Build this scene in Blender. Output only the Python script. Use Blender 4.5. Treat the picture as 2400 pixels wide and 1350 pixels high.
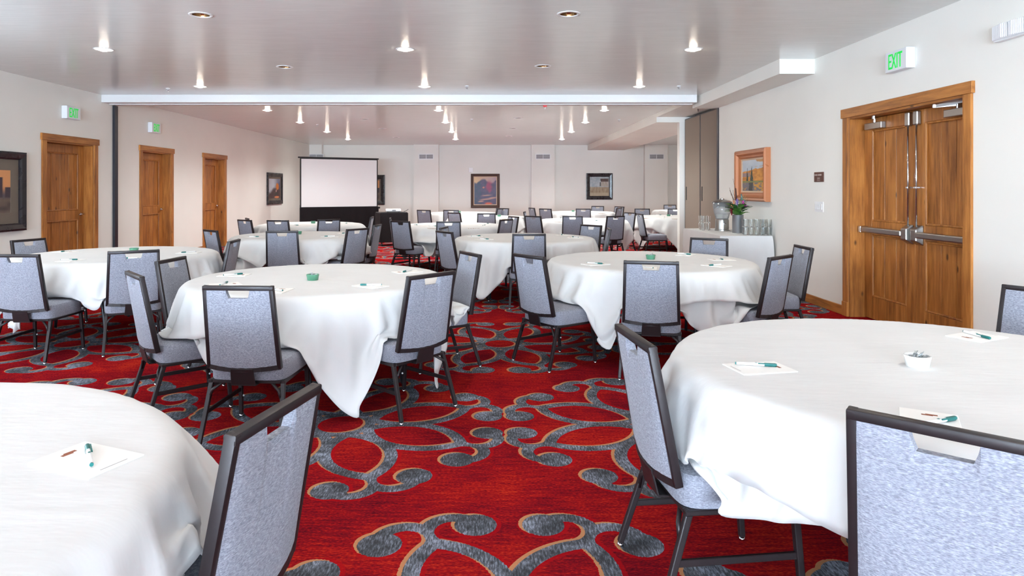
import bpy, bmesh, math, random
import numpy as np
from mathutils import Vector, Matrix

random.seed(7)
rng = np.random.default_rng(7)
for o in list(bpy.data.objects):
    bpy.data.objects.remove(o, do_unlink=True)
SC = bpy.context.scene
COL = SC.collection

# ------------------------------------------------------------------ camera
F, HX, HY, CH = 1560.0, 1155.0, 442.0, 1.42      # focal length (px), vanishing point, eye height
cam_d = bpy.data.cameras.new('camera')
cam = bpy.data.objects.new('camera', cam_d)
COL.objects.link(cam)
cam.location = (0, 0, CH)
cam.rotation_euler = (math.radians(90), 0, 0)
cam_d.sensor_fit = 'HORIZONTAL'
cam_d.sensor_width = 36.0
cam_d.lens = F / 2400 * 36
cam_d.shift_x = (1200 - HX) / 2400
cam_d.shift_y = -(675 - HY) / 2400
cam_d.clip_start = 0.05
SC.camera = cam

# ------------------------------------------------------------------ world, daylight, exposure
W = bpy.data.worlds.new('world')
SC.world = W
W.use_nodes = True
W.node_tree.nodes['Background'].inputs[0].default_value = (0.80, 0.90, 1.0, 1)
W.node_tree.nodes['Background'].inputs[1].default_value = 2.0

SC.view_settings.view_transform = 'Standard'
SC.view_settings.look = 'None'
SC.view_settings.exposure = 0.75
SC.view_settings.gamma = 1.0
SC.view_settings.use_curve_mapping = False

FRONT_Y = -11.0                                    # the window wall behind the photographer
WINDOWS = [(-6.1, -3.5), (-2.7, -0.1), (0.7, 3.5)]
WIN_Z = (0.45, 2.80)
ADDED_SIDE_WINDOWS = [(-9.6, -6.8), (-5.6, -2.8), (-1.6, 1.2), (2.8, 5.6)]   # added on the unseen left wall to carry fill light
SKY_TILT = 15.0       # front window lamps tilted up to put more light on the ceiling
SIDE_TILT = 52.0      # added side lamps aimed up to brighten the ceiling
DAYLIGHT_W = 980.0
SIDE_W = 210.0
CAN_W = 28.0
CAN_REAR_W = 205.0
CAN_COL = (1.0, 0.975, 0.91)
CAN_REAR_COL = (0.95, 0.985, 0.98)
def area_light(name, loc, rot, sx, sy, energy, color):
    d = bpy.data.lights.new(name, 'AREA')
    d.shape = 'RECTANGLE'; d.size = sx; d.size_y = sy; d.energy = energy; d.color = color
    o = bpy.data.objects.new(name, d); COL.objects.link(o)
    o.location = loc; o.rotation_euler = rot
    return o
for (a, b) in WINDOWS:
    area_light('window_daylight', ((a + b) / 2, FRONT_Y + 0.03, sum(WIN_Z) / 2), (math.radians(90 + SKY_TILT), 0, 0),
               b - a, WIN_Z[1] - WIN_Z[0], DAYLIGHT_W, (0.67, 0.835, 1.0))

for (a, b) in ADDED_SIDE_WINDOWS:  # added fill lamps, set in the invented side windows
    area_light('side_fill_light', (-6.63 + 0.03, (a + b) / 2, sum(WIN_Z) / 2), (math.radians(90 + SIDE_TILT), 0, math.radians(-90)),
               b - a, WIN_Z[1] - WIN_Z[0], SIDE_W * (0.5 if a > 2 else 0.2 if a > -2 else 1.0), (0.70, 0.85, 1.0))

# ------------------------------------------------------------------ node helpers
def srgb(r, g, b):
    f = lambda c: (c / 255 / 12.92) if c / 255 <= 0.04045 else ((c / 255 + 0.055) / 1.055) ** 2.4
    return (f(r), f(g), f(b), 1.0)

class NS:
    """a float socket with arithmetic"""
    def __init__(s, nt, sock): s.nt, s.s = nt, sock
    def op(s, kind, other=None, third=None):
        n = s.nt.nodes.new('ShaderNodeMath'); n.operation = kind
        s.nt.links.new(s.s, n.inputs[0])
        for i, v in ((1, other), (2, third)):
            if v is None: continue
            if isinstance(v, NS): s.nt.links.new(v.s, n.inputs[i])
            else: n.inputs[i].default_value = v
        return NS(s.nt, n.outputs[0])
    def __add__(s, o): return s.op('ADD', o)
    def __sub__(s, o): return s.op('SUBTRACT', o)
    def __mul__(s, o): return s.op('MULTIPLY', o)
    def __truediv__(s, o): return s.op('DIVIDE', o)
    def abs(s): return s.op('ABSOLUTE')
    def min(s, o): return s.op('MINIMUM', o)
    def max(s, o): return s.op('MAXIMUM', o)
    def lt(s, o): return s.op('LESS_THAN', o)
    def gt(s, o): return s.op('GREATER_THAN', o)

def new_mat(name):
    m = bpy.data.materials.new(name); m.use_nodes = True
    nt = m.node_tree
    return m, nt, nt.nodes['Principled BSDF']

def plain(name, color, rough=0.5, metal=0.0, spec=0.5, **kw):
    m, nt, b = new_mat(name)
    b.inputs['Base Color'].default_value = color
    b.inputs['Roughness'].default_value = rough
    b.inputs['Metallic'].default_value = metal
    b.inputs['Specular IOR Level'].default_value = spec
    for k, v in kw.items():
        b.inputs[k.replace('_', ' ')].default_value = v
    # slight procedural variation so nothing is a dead flat tone
    n = nt.nodes.new('ShaderNodeTexNoise'); n.inputs['Scale'].default_value = 9
    tc = nt.nodes.new('ShaderNodeTexCoord'); nt.links.new(tc.outputs['Object'], n.inputs['Vector'])
    mr = nt.nodes.new('ShaderNodeMapRange')
    mr.inputs[3].default_value = max(0.02, rough - 0.05); mr.inputs[4].default_value = min(1, rough + 0.05)
    nt.links.new(n.outputs['Fac'], mr.inputs[0]); nt.links.new(mr.outputs[0], b.inputs['Roughness'])
    return m

def noise(nt, vec, scale, detail=3, rough=0.6):
    n = nt.nodes.new('ShaderNodeTexNoise')
    n.inputs['Scale'].default_value = scale; n.inputs['Detail'].default_value = detail
    n.inputs['Roughness'].default_value = rough
    nt.links.new(vec, n.inputs['Vector'])
    return n.outputs['Fac']

def mapping(nt, vec, scale=(1, 1, 1), loc=(0, 0, 0)):
    n = nt.nodes.new('ShaderNodeMapping')
    n.inputs['Scale'].default_value = scale; n.inputs['Location'].default_value = loc
    nt.links.new(vec, n.inputs['Vector'])
    return n.outputs[0]

def ramp(nt, fac, stops):
    n = nt.nodes.new('ShaderNodeValToRGB')
    e = n.color_ramp.elements
    e[0].position, e[0].color = stops[0]
    e[1].position, e[1].color = stops[-1]
    for p, c in stops[1:-1]:
        x = e.new(p); x.color = c
    nt.links.new(fac, n.inputs[0])
    return n.outputs[0]

def mix(nt, fac, a, b):
    n = nt.nodes.new('ShaderNodeMix'); n.data_type = 'RGBA'
    for sock, v in ((n.inputs[0], fac), (n.inputs[6], a), (n.inputs[7], b)):
        if isinstance(v, NS): nt.links.new(v.s, sock)
        elif isinstance(v, bpy.types.NodeSocket): nt.links.new(v, sock)
        else: sock.default_value = v
    return n.outputs[2]

def bump(nt, height, b, strength=0.2, dist=0.01):
    n = nt.nodes.new('ShaderNodeBump')
    n.inputs['Strength'].default_value = strength; n.inputs['Distance'].default_value = dist
    nt.links.new(height, n.inputs['Height']); nt.links.new(n.outputs[0], b.inputs['Normal'])

# ------------------------------------------------------------------ materials
M = {}
def m_wall():
    m, nt, b = new_mat('wall_paint')
    tc = nt.nodes.new('ShaderNodeTexCoord').outputs['Object']
    big = noise(nt, tc, 0.9, 2)
    b_ = ramp(nt, big, [(0.3, srgb(235, 233, 226)), (0.7, srgb(240, 238, 231))])
    nt.links.new(b_, b.inputs['Base Color'])
    b.inputs['Roughness'].default_value = 0.55
    b.inputs['Specular IOR Level'].default_value = 0.3
    bump(nt, noise(nt, tc, 7, 6, 0.65), b, 0.10, 0.01)
    return m
M['wall'] = m_wall()
def m_ceiling():
    m, nt, b = new_mat('ceiling_paint')
    tc = nt.nodes.new('ShaderNodeTexCoord').outputs['Object']
    st = mapping(nt, tc, (2.2, 9, 1))
    big = noise(nt, st, 1.2, 4, 0.6)
    nt.links.new(ramp(nt, big, [(0.3, srgb(223, 226, 223)), (0.7, srgb(229, 232, 229))]), b.inputs['Base Color'])
    b.inputs['Roughness'].default_value = 0.20
    b.inputs['Specular IOR Level'].default_value = 0.5
    st3 = mapping(nt, tc, (1.5, 16, 1))
    bump(nt, noise(nt, st3, 1.6, 4, 0.6), b, 0.16, 0.012)
    return m
M['ceiling'] = m_ceiling()

def flower_sdf(nt, x, y):
    row = ((y - 1.93) / 2.08).op('ROUND')
    v = y - 1.93 - row * 2.08
    odd = row.op('FLOORED_MODULO', 2.0)
    xs = x - 0.07 - odd * 0.98
    u = xs - (xs / 1.96).op('ROUND') * 1.96
    r = (u * u + v * v).op('SQRT')
    t = (v.op('ARCTAN2', u) - 0.392699).op('PINGPONG', 0.392699)
    a = r * t.op('COSINE'); b = r * t.op('SINE')
    def dist(ca, cb):
        da = a - ca; db = b - cb
        return (da * da + db * db).op('SQRT')
    d1 = (dist(0.49, -0.18) - 0.352).abs() - 0.034
    d2 = ((dist(0.855, 0.102) - 0.112).abs() - 0.033).max(a * -1.0 + 0.80)
    d3 = dist(0.868, 0.205) - 0.089
    d4 = (r - 0.17).abs() - 0.030
    return d1.min(d2).min(d3).min(d4)
def m_carpet():
    m, nt, b = new_mat('carpet')
    g = nt.nodes.new('ShaderNodeTexCoord').outputs['Object']
    jit = nt.nodes.new('ShaderNodeTexNoise'); jit.inputs['Scale'].default_value = 90; jit.inputs['Detail'].default_value = 1
    nt.links.new(g, jit.inputs['Vector'])
    sp = nt.nodes.new('ShaderNodeSeparateXYZ'); nt.links.new(g, sp.inputs[0])
    jv = (NS(nt, jit.outputs['Fac']) - 0.5) * 0.010
    x = NS(nt, sp.outputs[0]) + jv; y = NS(nt, sp.outputs[1]) + jv
    d = flower_sdf(nt, x, y)
    ds = flower_sdf(nt, x + 0.016, y - 0.010)
    grey = d.lt(0.0); tan = ds.lt(0.0); edge = d.lt(0.020)
    # red ground: streaks along x, blotches and a fine tuft speckle
    streak = noise(nt, mapping(nt, g, (5.0, 42, 1)), 1.4, 5, 0.75)
    blotch = noise(nt, g, 1.5, 3, 0.55)
    speck = noise(nt, mapping(nt, g, (70, 150, 1)), 1.0, 2, 0.5)
    f = NS(nt, streak) * 0.8 + NS(nt, blotch) * 0.6 + NS(nt, speck) * 0.65
    red = ramp(nt, (f / 2.05).s, [(0.38, srgb(70, 16, 26)), (0.46, srgb(112, 18, 28)), (0.53, srgb(146, 24, 26)),
                                  (0.60, srgb(178, 46, 28)), (0.68, srgb(196, 74, 34))])
    gs = noise(nt, mapping(nt, g, (130, 26, 1)), 1.0, 3, 0.7)
    gb = noise(nt, g, 5, 2)
    gf = NS(nt, gs) * 0.8 + NS(nt, gb) * 0.5
    gcol = ramp(nt, (gf / 1.3).s, [(0.42, srgb(62, 63, 66)), (0.52, srgb(92, 95, 102)), (0.64, srgb(150, 156, 172))])
    tcol = mix(nt, 0.35, srgb(196, 150, 104), red)
    c = mix(nt, edge, red, mix(nt, 0.65, red, srgb(156, 18, 24)))
    c = mix(nt, tan, c, tcol)
    c = mix(nt, grey, c, gcol)
    nt.links.new(c, b.inputs['Base Color'])
    b.inputs['Roughness'].default_value = 0.95
    b.inputs['Specular IOR Level'].default_value = 0.0
    bump(nt, noise(nt, g, 320, 2), b, 0.35, 0.004)
    return m
M['carpet'] = m_carpet()

def m_wood(name, axis, tone=1.0):
    m, nt, b = new_mat(name)
    tc = nt.nodes.new('ShaderNodeTexCoord').outputs['Object']
    oi = nt.nodes.new('ShaderNodeObjectInfo')
    vm = nt.nodes.new('ShaderNodeVectorMath'); vm.operation = 'MULTIPLY_ADD'
    cb = nt.nodes.new('ShaderNodeCombineXYZ')
    for i in range(3): nt.links.new(oi.outputs['Random'], cb.inputs[i])
    nt.links.new(cb.outputs[0], vm.inputs[0]); vm.inputs[1].default_value = (7, 11, 5)
    nt.links.new(tc, vm.inputs[2])
    v = vm.outputs[0]
    s = [9, 9, 9]; s[axis] = 0.8
    grain = noise(nt, mapping(nt, v, tuple(s)), 3.0, 5, 0.65)
    s2 = [2.6, 2.6, 2.6]; s2[axis] = 0.9
    blot = noise(nt, mapping(nt, v, tuple(s2)), 1.5, 2)
    f = (NS(nt, grain) * 0.7 + NS(nt, blot) * 0.45) / 1.15
    T = tone
    col = ramp(nt, f.s, [(0.34, srgb(104 * T, 62 * T, 26 * T)), (0.5, srgb(146 * T, 92 * T, 42 * T)), (0.66, srgb(172 * T, 116 * T, 58 * T))])
    # knots
    vo = nt.nodes.new('ShaderNodeTexVoronoi'); vo.inputs['Scale'].default_value = 3.2
    s3 = [1.6, 1.6, 1.6]; s3[axis] = 0.75
    nt.links.new(mapping(nt, v, tuple(s3)), vo.inputs['Vector'])
    kn = nt.nodes.new('ShaderNodeMapRange'); kn.inputs[1].default_value = 0.045; kn.inputs[2].default_value = 0.10
    kn.inputs[3].default_value = 0.85; kn.inputs[4].default_value = 0.0
    nt.links.new(vo.outputs['Distance'], kn.inputs[0])
    c = mix(nt, kn.outputs[0], col, srgb(62, 36, 18))
    nt.links.new(c, b.inputs['Base Color'])
    b.inputs['Roughness'].default_value = 0.38
    b.inputs['Specular IOR Level'].default_value = 0.35
    bump(nt, grain, b, 0.06, 0.003)
    return m
M['wood_v'] = m_wood('alder_vertical', 2, 1.14)
M['wood_h'] = m_wood('alder_along_wall', 1, 1.14)

def m_fabric():
    m, nt, b = new_mat('chair_fabric')
    tc = nt.nodes.new('ShaderNodeTexCoord').outputs['Object']
    st = noise(nt, mapping(nt, tc, (105, 105, 640)), 1.0, 2, 0.55)
    st2 = noise(nt, mapping(nt, tc, (105, 640, 105)), 1.0, 2, 0.55)
    f = NS(nt, st) * 0.7 + NS(nt, st2) * 0.3
    nt.links.new(ramp(nt, f.s, [(0.38, srgb(112, 113, 123)), (0.52, srgb(138, 140, 151)), (0.64, srgb(162, 164, 174))]), b.inputs['Base Color'])
    b.inputs['Roughness'].default_value = 0.9
    b.inputs['Specular IOR Level'].default_value = 0.15
    b.inputs['Sheen Weight'].default_value = 0.15
    bump(nt, f.s, b, 0.35, 0.003)
    return m
M['fabric'] = m_fabric()
def m_cloth():
    m, nt, b = new_mat('table_linen')
    tc = nt.nodes.new('ShaderNodeTexCoord').outputs['Object']
    n1 = noise(nt, tc, 2.5, 3)
    nt.links.new(ramp(nt, n1, [(0.3, srgb(212, 211, 209)), (0.7, srgb(218, 217, 215))]), b.inputs['Base Color'])
    b.inputs['Roughness'].default_value = 0.8
    b.inputs['Specular IOR Level'].default_value = 0.2
    b.inputs['Sheen Weight'].default_value = 0.1
    cr = noise(nt, mapping(nt, tc, (1.0, 3.0, 1.0)), 3.0, 4, 0.55)
    bump(nt, cr, b, 0.22, 0.02)
    return m
M['linen'] = m_cloth()
M['frame'] = plain('chair_frame_metal', srgb(34, 27, 29), 0.42, 0.15, 0.4)
M['chrome'] = plain('chrome', srgb(205, 207, 212), 0.16, 1.0)
M['steel'] = plain('brushed_steel', srgb(170, 168, 164), 0.3, 1.0)
M['galv'] = plain('galvanised_metal', srgb(165, 170, 176), 0.38, 0.9)
M['white'] = plain('white_plastic', srgb(236, 236, 236), 0.35)
M['white_paint'] = plain('white_paint', srgb(226, 226, 226), 0.5)
M['dark_leg'] = plain('table_leg_metal', srgb(38, 40, 46), 0.4, 0.4)
M['plywood'] = plain('plywood', srgb(150, 112, 74), 0.6)
M['paper'] = plain('paper', srgb(238, 236, 232), 0.7)
M['logo'] = plain('brown_ink', srgb(140, 78, 52), 0.7)
M['print'] = plain('grey_ink', srgb(168, 166, 164), 0.7)
M['teal'] = plain('teal_plastic', srgb(14, 104, 100), 0.35)
M['green_ceramic'] = plain('green_ceramic', srgb(88, 146, 118), 0.3)
M['white_ceramic'] = plain('white_ceramic', srgb(236, 236, 234), 0.25)
M['mint'] = plain('silver_wrapper', srgb(160, 166, 168), 0.3, 0.5)
M['black'] = plain('black_plastic', srgb(20, 20, 22), 0.45)
M['drape'] = plain('black_drape', srgb(30, 26, 28), 0.85, 0, 0.2)
M['screen'] = plain('projection_fabric', srgb(240, 240, 238), 0.8, 0, 0.2)
M['panel'] = plain('partition_fabric', srgb(146, 132, 120), 0.85, 0, 0.2)
M['dark_metal'] = plain('dark_metal', srgb(62, 64, 72), 0.35, 0.7)
M['bronze'] = plain('bronze_reflector', srgb(128, 96, 62), 0.22, 0.9)
M['vent_dark'] = plain('vent_shadow', srgb(120, 122, 128), 0.6)
M['plaque'] = plain('brown_plaque', srgb(88, 50, 38), 0.4)
M['plaque_text'] = plain('plaque_letter', srgb(196, 180, 172), 0.5)
M['frame_black'] = plain('black_frame', srgb(34, 30, 34), 0.28)
M['frame_brown'] = plain('dark_wood_frame', srgb(74, 50, 38), 0.4)
M['frame_gold'] = plain('copper_wood_frame', srgb(178, 112, 72), 0.3, 0.15)
M['mat_board'] = plain('taupe_mat_board', srgb(112, 102, 90), 0.6)
M['liner'] = plain('cream_liner', srgb(206, 178, 150), 0.5)
M['red'] = plain('red_plastic', srgb(210, 30, 30), 0.4)
M['prism'] = plain('ribbed_lens', srgb(232, 233, 236), 0.18)
def m_glass(name, tint, rough=0.02):
    m, nt, b = new_mat(name)
    b.inputs['Base Color'].default_value = tint
    b.inputs['Transmission Weight'].default_value = 1.0
    b.inputs['Roughness'].default_value = rough
    b.inputs['IOR'].default_value = 1.45
    return m
M['glass'] = m_glass('clear_glass', (0.97, 0.99, 0.99, 1))
M['frosted'] = m_glass('misted_glass', (0.96, 0.98, 0.98, 1), 0.22)
_b = M['frosted'].node_tree.nodes['Principled BSDF']; _b.inputs['Transmission Weight'].default_value = 0.88; _b.inputs['Base Color'].default_value = (0.86, 0.90, 0.92, 1)
M['water'] = m_glass('iced_water', (0.95, 0.98, 0.98, 1), 0.12)
def emit(name, color, strength):
    m, nt, b = new_mat(name)
    b.inputs['Base Color'].default_value = color
    b.inputs['Emission Color'].default_value = color
    b.inputs['Emission Strength'].default_value = strength
    return m
M['lamp'] = emit('lit_lamp', (1.0, 0.90, 0.74, 1), 110.0)
M['exit_green'] = emit('exit_green', srgb(0, 186, 66), 0.45)
M['exit_white'] = plain('exit_housing', srgb(228, 230, 234), 0.4)
def m_vcol():
    m, nt, b = new_mat('painting_pigment')
    a = nt.nodes.new('ShaderNodeAttribute'); a.attribute_name = 'Col'
    tc = nt.nodes.new('ShaderNodeTexCoord').outputs['Object']
    nt.links.new(a.outputs['Color'], b.inputs['Base Color'])
    b.inputs['Roughness'].default_value = 0.5
    bump(nt, noise(nt, tc, 60, 3), b, 0.2, 0.003)
    return m
M['pigment'] = m_vcol()
def m_leaf(name, c1, c2):
    m, nt, b = new_mat(name)
    tc = nt.nodes.new('ShaderNodeTexCoord').outputs['Object']
    nt.links.new(ramp(nt, noise(nt, tc, 22, 2), [(0.35, c1), (0.65, c2)]), b.inputs['Base Color'])
    b.inputs['Roughness'].default_value = 0.5
    return m
M['leaf'] = m_leaf('leaf_green', srgb(52, 104, 40), srgb(104, 156, 66))
M['leaf_dark'] = m_leaf('leaf_dark', srgb(30, 78, 34), srgb(50, 106, 46))
M['stem'] = m_leaf('stem_green', srgb(88, 110, 58), srgb(120, 130, 72))
M['twig'] = m_leaf('twig_brown', srgb(70, 40, 36), srgb(96, 62, 46))
M['purple'] = m_leaf('purple_petal', srgb(112, 92, 170), srgb(150, 130, 200))
M['magenta'] = m_leaf('magenta_petal', srgb(150, 30, 120), srgb(190, 50, 150))
M['darkred'] = m_leaf('dark_red_petal', srgb(96, 12, 26), srgb(130, 20, 36))
M['peach'] = m_leaf('peach_petal', srgb(214, 140, 100), srgb(226, 164, 120))
M['teal_leaf'] = m_leaf('thistle_blue', srgb(84, 128, 130), srgb(120, 160, 150))

# ------------------------------------------------------------------ geometry helpers
class MB:
    def __init__(s): s.bm = bmesh.new()
    def box(s, x0, x1, y0, y1, z0, z1):
        vs = [s.bm.verts.new(p) for p in ((x0, y0, z0), (x1, y0, z0), (x1, y1, z0), (x0, y1, z0),
                                          (x0, y0, z1), (x1, y0, z1), (x1, y1, z1), (x0, y1, z1))]
        for f in ((0, 3, 2, 1), (4, 5, 6, 7), (0, 1, 5, 4), (1, 2, 6, 5), (2, 3, 7, 6), (3, 0, 4, 7)):
            s.bm.faces.new([vs[i] for i in f])
        return s
    def bar(s, p0, p1, w, d, side=(1, 0, 0), w1=None, d1=None):
        """square bar p0->p1; w along 'side', d across it"""
        p0, p1 = Vector(p0), Vector(p1)
        t = (p1 - p0).normalized(); a = Vector(side); a = (a - t * a.dot(t)).normalized(); b = t.cross(a)
        w1 = w if w1 is None else w1; d1 = d if d1 is None else d1
        vs = []
        for p, ww, dd in ((p0, w, d), (p1, w1, d1)):
            for i, j in ((-1, -1), (1, -1), (1, 1), (-1, 1)):
                vs.append(s.bm.verts.new(p + a * i * ww / 2 + b * j * dd / 2))
        for f in ((0, 3, 2, 1), (4, 5, 6, 7), (0, 1, 5, 4), (1, 2, 6, 5), (2, 3, 7, 6), (3, 0, 4, 7)):
            s.bm.faces.new([vs[i] for i in f])
        return s
    def tube(s, pts, r, n=8, r1=None, caps=True):
        pts = [Vector(p) for p in pts]
        rings = []
        up = Vector((0.13, 0.31, 0.94)).normalized()
        for i, p in enumerate(pts):
            t = (pts[min(i + 1, len(pts) - 1)] - pts[max(i - 1, 0)]).normalized()
            a = t.cross(up)
            if a.length < 1e-3: a = t.cross(Vector((1, 0, 0)))
            a.normalize(); b = t.cross(a)
            rr = r if r1 is None else r + (r1 - r) * i / (len(pts) - 1)
            rings.append([s.bm.verts.new(p + (a * math.cos(k * 2 * math.pi / n) + b * math.sin(k * 2 * math.pi / n)) * rr) for k in range(n)])
        for A, B in zip(rings, rings[1:]):
            for k in range(n):
                s.bm.faces.new((A[k], A[(k + 1) % n], B[(k + 1) % n], B[k]))
        if caps:
            s.bm.faces.new(rings[0][::-1]); s.bm.faces.new(rings[-1])
        return s
    def lathe(s, prof, n=24, c=(0, 0, 0), closed=False):
        rings = []
        for (r, z) in prof:
            if r < 1e-6: rings.append([s.bm.verts.new((c[0], c[1], c[2] + z))])
            else: rings.append([s.bm.verts.new((c[0] + r * math.cos(k * 2 * math.pi / n), c[1] + r * math.sin(k * 2 * math.pi / n), c[2] + z)) for k in range(n)])
        pairs = list(zip(rings, rings[1:]))
        if closed: pairs.append((rings[-1], rings[0]))
        for A, B in pairs:
            for k in range(n):
                k1 = (k + 1) % n
                if len(A) == 1 and len(B) == 1: continue
                if len(A) == 1: s.bm.faces.new((A[0], B[k1], B[k]))
                elif len(B) == 1: s.bm.faces.new((A[k], A[k1], B[0]))
                else: s.bm.faces.new((A[k], A[k1], B[k1], B[k]))
        return s
    def ball(s, c, r, seg=8, ring=5, sc=(1, 1, 1)):
        m = Matrix.Translation(c) @ Matrix.Diagonal((sc[0], sc[1], sc[2], 1))
        bmesh.ops.create_uvsphere(s.bm, u_segments=seg, v_segments=ring, radius=r, matrix=m)
        return s
    def bevel(s, w, seg=2):
        bmesh.ops.bevel(s.bm, geom=[e for e in s.bm.edges], offset=w, segments=seg, affect='EDGES', profile=0.5, clamp_overlap=True)
        return s
    def build(s, name, mat, parent=None, smooth=False):
        bmesh.ops.recalc_face_normals(s.bm, faces=s.bm.faces)
        me = bpy.data.meshes.new(name); s.bm.to_mesh(me); s.bm.free()
        return link(name, me, mat, parent, smooth)

def link(name, me, mat, parent=None, smooth=False):
    if isinstance(mat, str): mat = M[mat]
    me.materials.clear(); me.materials.append(mat)
    if smooth:
        me.polygons.foreach_set('use_smooth', [True] * len(me.polygons))
        if smooth == 'auto':
            me.set_sharp_from_angle(angle=math.radians(35))
    o = bpy.data.objects.new(name, me); COL.objects.link(o)
    if parent is not None: o.parent = parent
    return o

def empty(name, loc=(0, 0, 0), rz=0.0):
    o = bpy.data.objects.new(name, None); COL.objects.link(o)
    o.empty_display_size = 0.1
    o.location = loc; o.rotation_euler = (0, 0, rz)
    return o

def tag(o, label, cat, group=None):
    o['label'] = label; o['category'] = cat
    if group: o['group'] = group
    return o
def struct(o, label=None):
    o['kind'] = 'structure'
    if label: o['label'] = label
    return o
def copy_tree(o, parent=None):
    c = o.copy(); COL.objects.link(c); c.parent = parent
    for ch in list(o.children): copy_tree(ch, c)
    return c
def text_mesh(body, size, depth, name='lettering'):
    cu = bpy.data.curves.new(name, 'FONT')
    cu.body = body; cu.size = size; cu.extrude = depth; cu.align_x = 'CENTER'; cu.align_y = 'CENTER'
    ob = bpy.data.objects.new('tmp_text', cu); COL.objects.link(ob)
    bpy.context.view_layer.update()
    me = bpy.data.meshes.new_from_object(ob.evaluated_get(bpy.context.evaluated_depsgraph_get()))
    bpy.data.objects.remove(ob, do_unlink=True); bpy.data.curves.remove(cu)
    return me

# ------------------------------------------------------------------ the room
XL, XR, YB, ZC = -6.63, 3.95, 24.3, 3.01
XA = 7.5                                            # right wall of the rear hall, out of view
DOORS_L = [(9.77, 11.15), (12.48, 13.79), (15.20, 16.54)]
DH_L, DH_R = 2.24, 2.305                            # top of the door casings
CAS = 0.10                                          # casing width
DOOR_R = (5.47, 7.48)
BEAM = (11.27, 11.74, 2.88)

struct(MB().box(XL - 0.2, XA + 0.2, FRONT_Y - 0.2, YB + 0.2, -0.1, 0.0).build('floor', 'carpet'), 'red carpet with grey scrolling flower motifs')

def wall_y(name, x0, x1, ya, yb, openings, top=ZC):
    """wall slab running along y with door-like openings (y0, y1, z0, z1)"""
    mb = MB(); y = ya
    for (a, b, z0, z1) in openings:
        mb.box(x0, x1, y, a, 0, top)
        mb.box(x0, x1, a, b, z1, top)
        if z0 > 0: mb.box(x0, x1, a, b, 0, z0)
        y = b
    mb.box(x0, x1, y, yb, 0, top)
    return struct(mb.build(name, 'wall'))
opL = [(a, b, WIN_Z[0], WIN_Z[1]) for a, b in ADDED_SIDE_WINDOWS] + [(a + CAS, b - CAS, 0, DH_L - CAS) for a, b in DOORS_L]
wall_y('wall_left', XL - 0.25, XL, FRONT_Y, YB, opL)
wall_y('wall_right', XR, XR + 0.25, FRONT_Y, 11.70, [(DOOR_R[0] + CAS, DOOR_R[1] - CAS, 0, DH_R - CAS)])
struct(MB().box(4.60, 4.75, 11.70, 14.1, 0, ZC).box(XR, 4.60, 11.62, 11.70, 0, ZC).build('wall_pocket', 'wall'), 'wall behind the folded partition')
struct(MB().box(XR + 0.0, XA, 14.08, 14.25, 0, ZC).build('wall_partition_stub', 'wall'), 'pale wall end beside the folded partition')
wall_y('wall_rear_right', XA, XA + 0.2, 14.08, YB, [])
struct(MB().box(XL - 0.25, XA + 0.2, YB, YB + 0.2, 0, ZC).build('wall_back', 'wall'))
# window wall behind the photographer
mb = MB(); x = XL - 0.25
for (a, b) in WINDOWS:
    mb.box(x, a, FRONT_Y - 0.2, FRONT_Y, 0, ZC)
    mb.box(a, b, FRONT_Y - 0.2, FRONT_Y, 0, WIN_Z[0]); mb.box(a, b, FRONT_Y - 0.2, FRONT_Y, WIN_Z[1], ZC); x = b
mb.box(x, XR + 0.25, FRONT_Y - 0.2, FRONT_Y, 0, ZC)
struct(mb.build('wall_front', 'wall'))
ALLWIN = [((a + b) / 2, FRONT_Y, b - a, 0.0) for a, b in WINDOWS] + [(XL, (a + b) / 2, b - a, -math.pi / 2) for a, b in ADDED_SIDE_WINDOWS]  # front windows, then the side ones added for the fill lamps
for i, (wx_, wy_, ww_, wr_) in enumerate(ALLWIN):
    a, b = -ww_ / 2, ww_ / 2
    w = struct(empty('window_%d' % (i + 1), (wx_, wy_, WIN_Z[0]), wr_))
    hw, h = (b - a) / 2, WIN_Z[1] - WIN_Z[0]
    MB().box(-hw, -hw + .06, -.12, -.04, 0, h).box(hw - .06, hw, -.12, -.04, 0, h).box(-hw + .06, hw - .06, -.12, -.04, 0, .06)\
        .box(-hw + .06, hw - .06, -.12, -.04, h - .06, h).box(-.03, .03, -.12, -.04, .06, h - .06).build('window_frame', 'wood_v', w)
    for s in (-1, 1):
        MB().box(min(s * .03, s * (hw - .06)), max(s * .03, s * (hw - .06)), -.085, -.079, .06, h - .06).build('pane', 'glass', w)

# pilasters on the back wall
for (a, b) in ((XL, -6.18), (-2.86, -1.96), (1.39, 2.24), (5.50, 6.33)):
    struct(MB().box(a, b, YB - 0.24, YB, 0, ZC).build('wall_pilaster', 'wall'), 'shallow pilaster on the back wall')
# beam, soffits
struct(MB().box(XL, 3.46, BEAM[0], BEAM[1], BEAM[2], ZC).bevel(.004, 1).build('trim_beam', 'white_paint'), 'white dropped beam carrying the partition track')
struct(MB().box(3.52, XR, 8.17, BEAM[1], 2.83, ZC).build('trim_soffit_front', 'wall'), 'boxed soffit along the right wall')
struct(MB().box(3.46, 4.6, BEAM[1], 14.06, 2.93, ZC).build('trim_track_soffit', 'wall'), 'dropped soffit above the folded partition')
struct(MB().box(3.46, 4.80, 14.06, YB, 2.82, ZC).build('trim_soffit_rear', 'wall'), 'boxed soffit running to the back wall')
tr = struct(empty('trim_track', (0, 0, 0)))
MB().box(XL + .02, 3.44, 11.47, 11.54, BEAM[2] - .012, BEAM[2]).build('track_rail', 'white_paint', tr)
MB().bar((3.62, 11.80, 2.924), (3.98, 12.9, 2.924), .025, .012, (0, 0, 1)).build('track_slot', 'dark_metal', tr)

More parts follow.
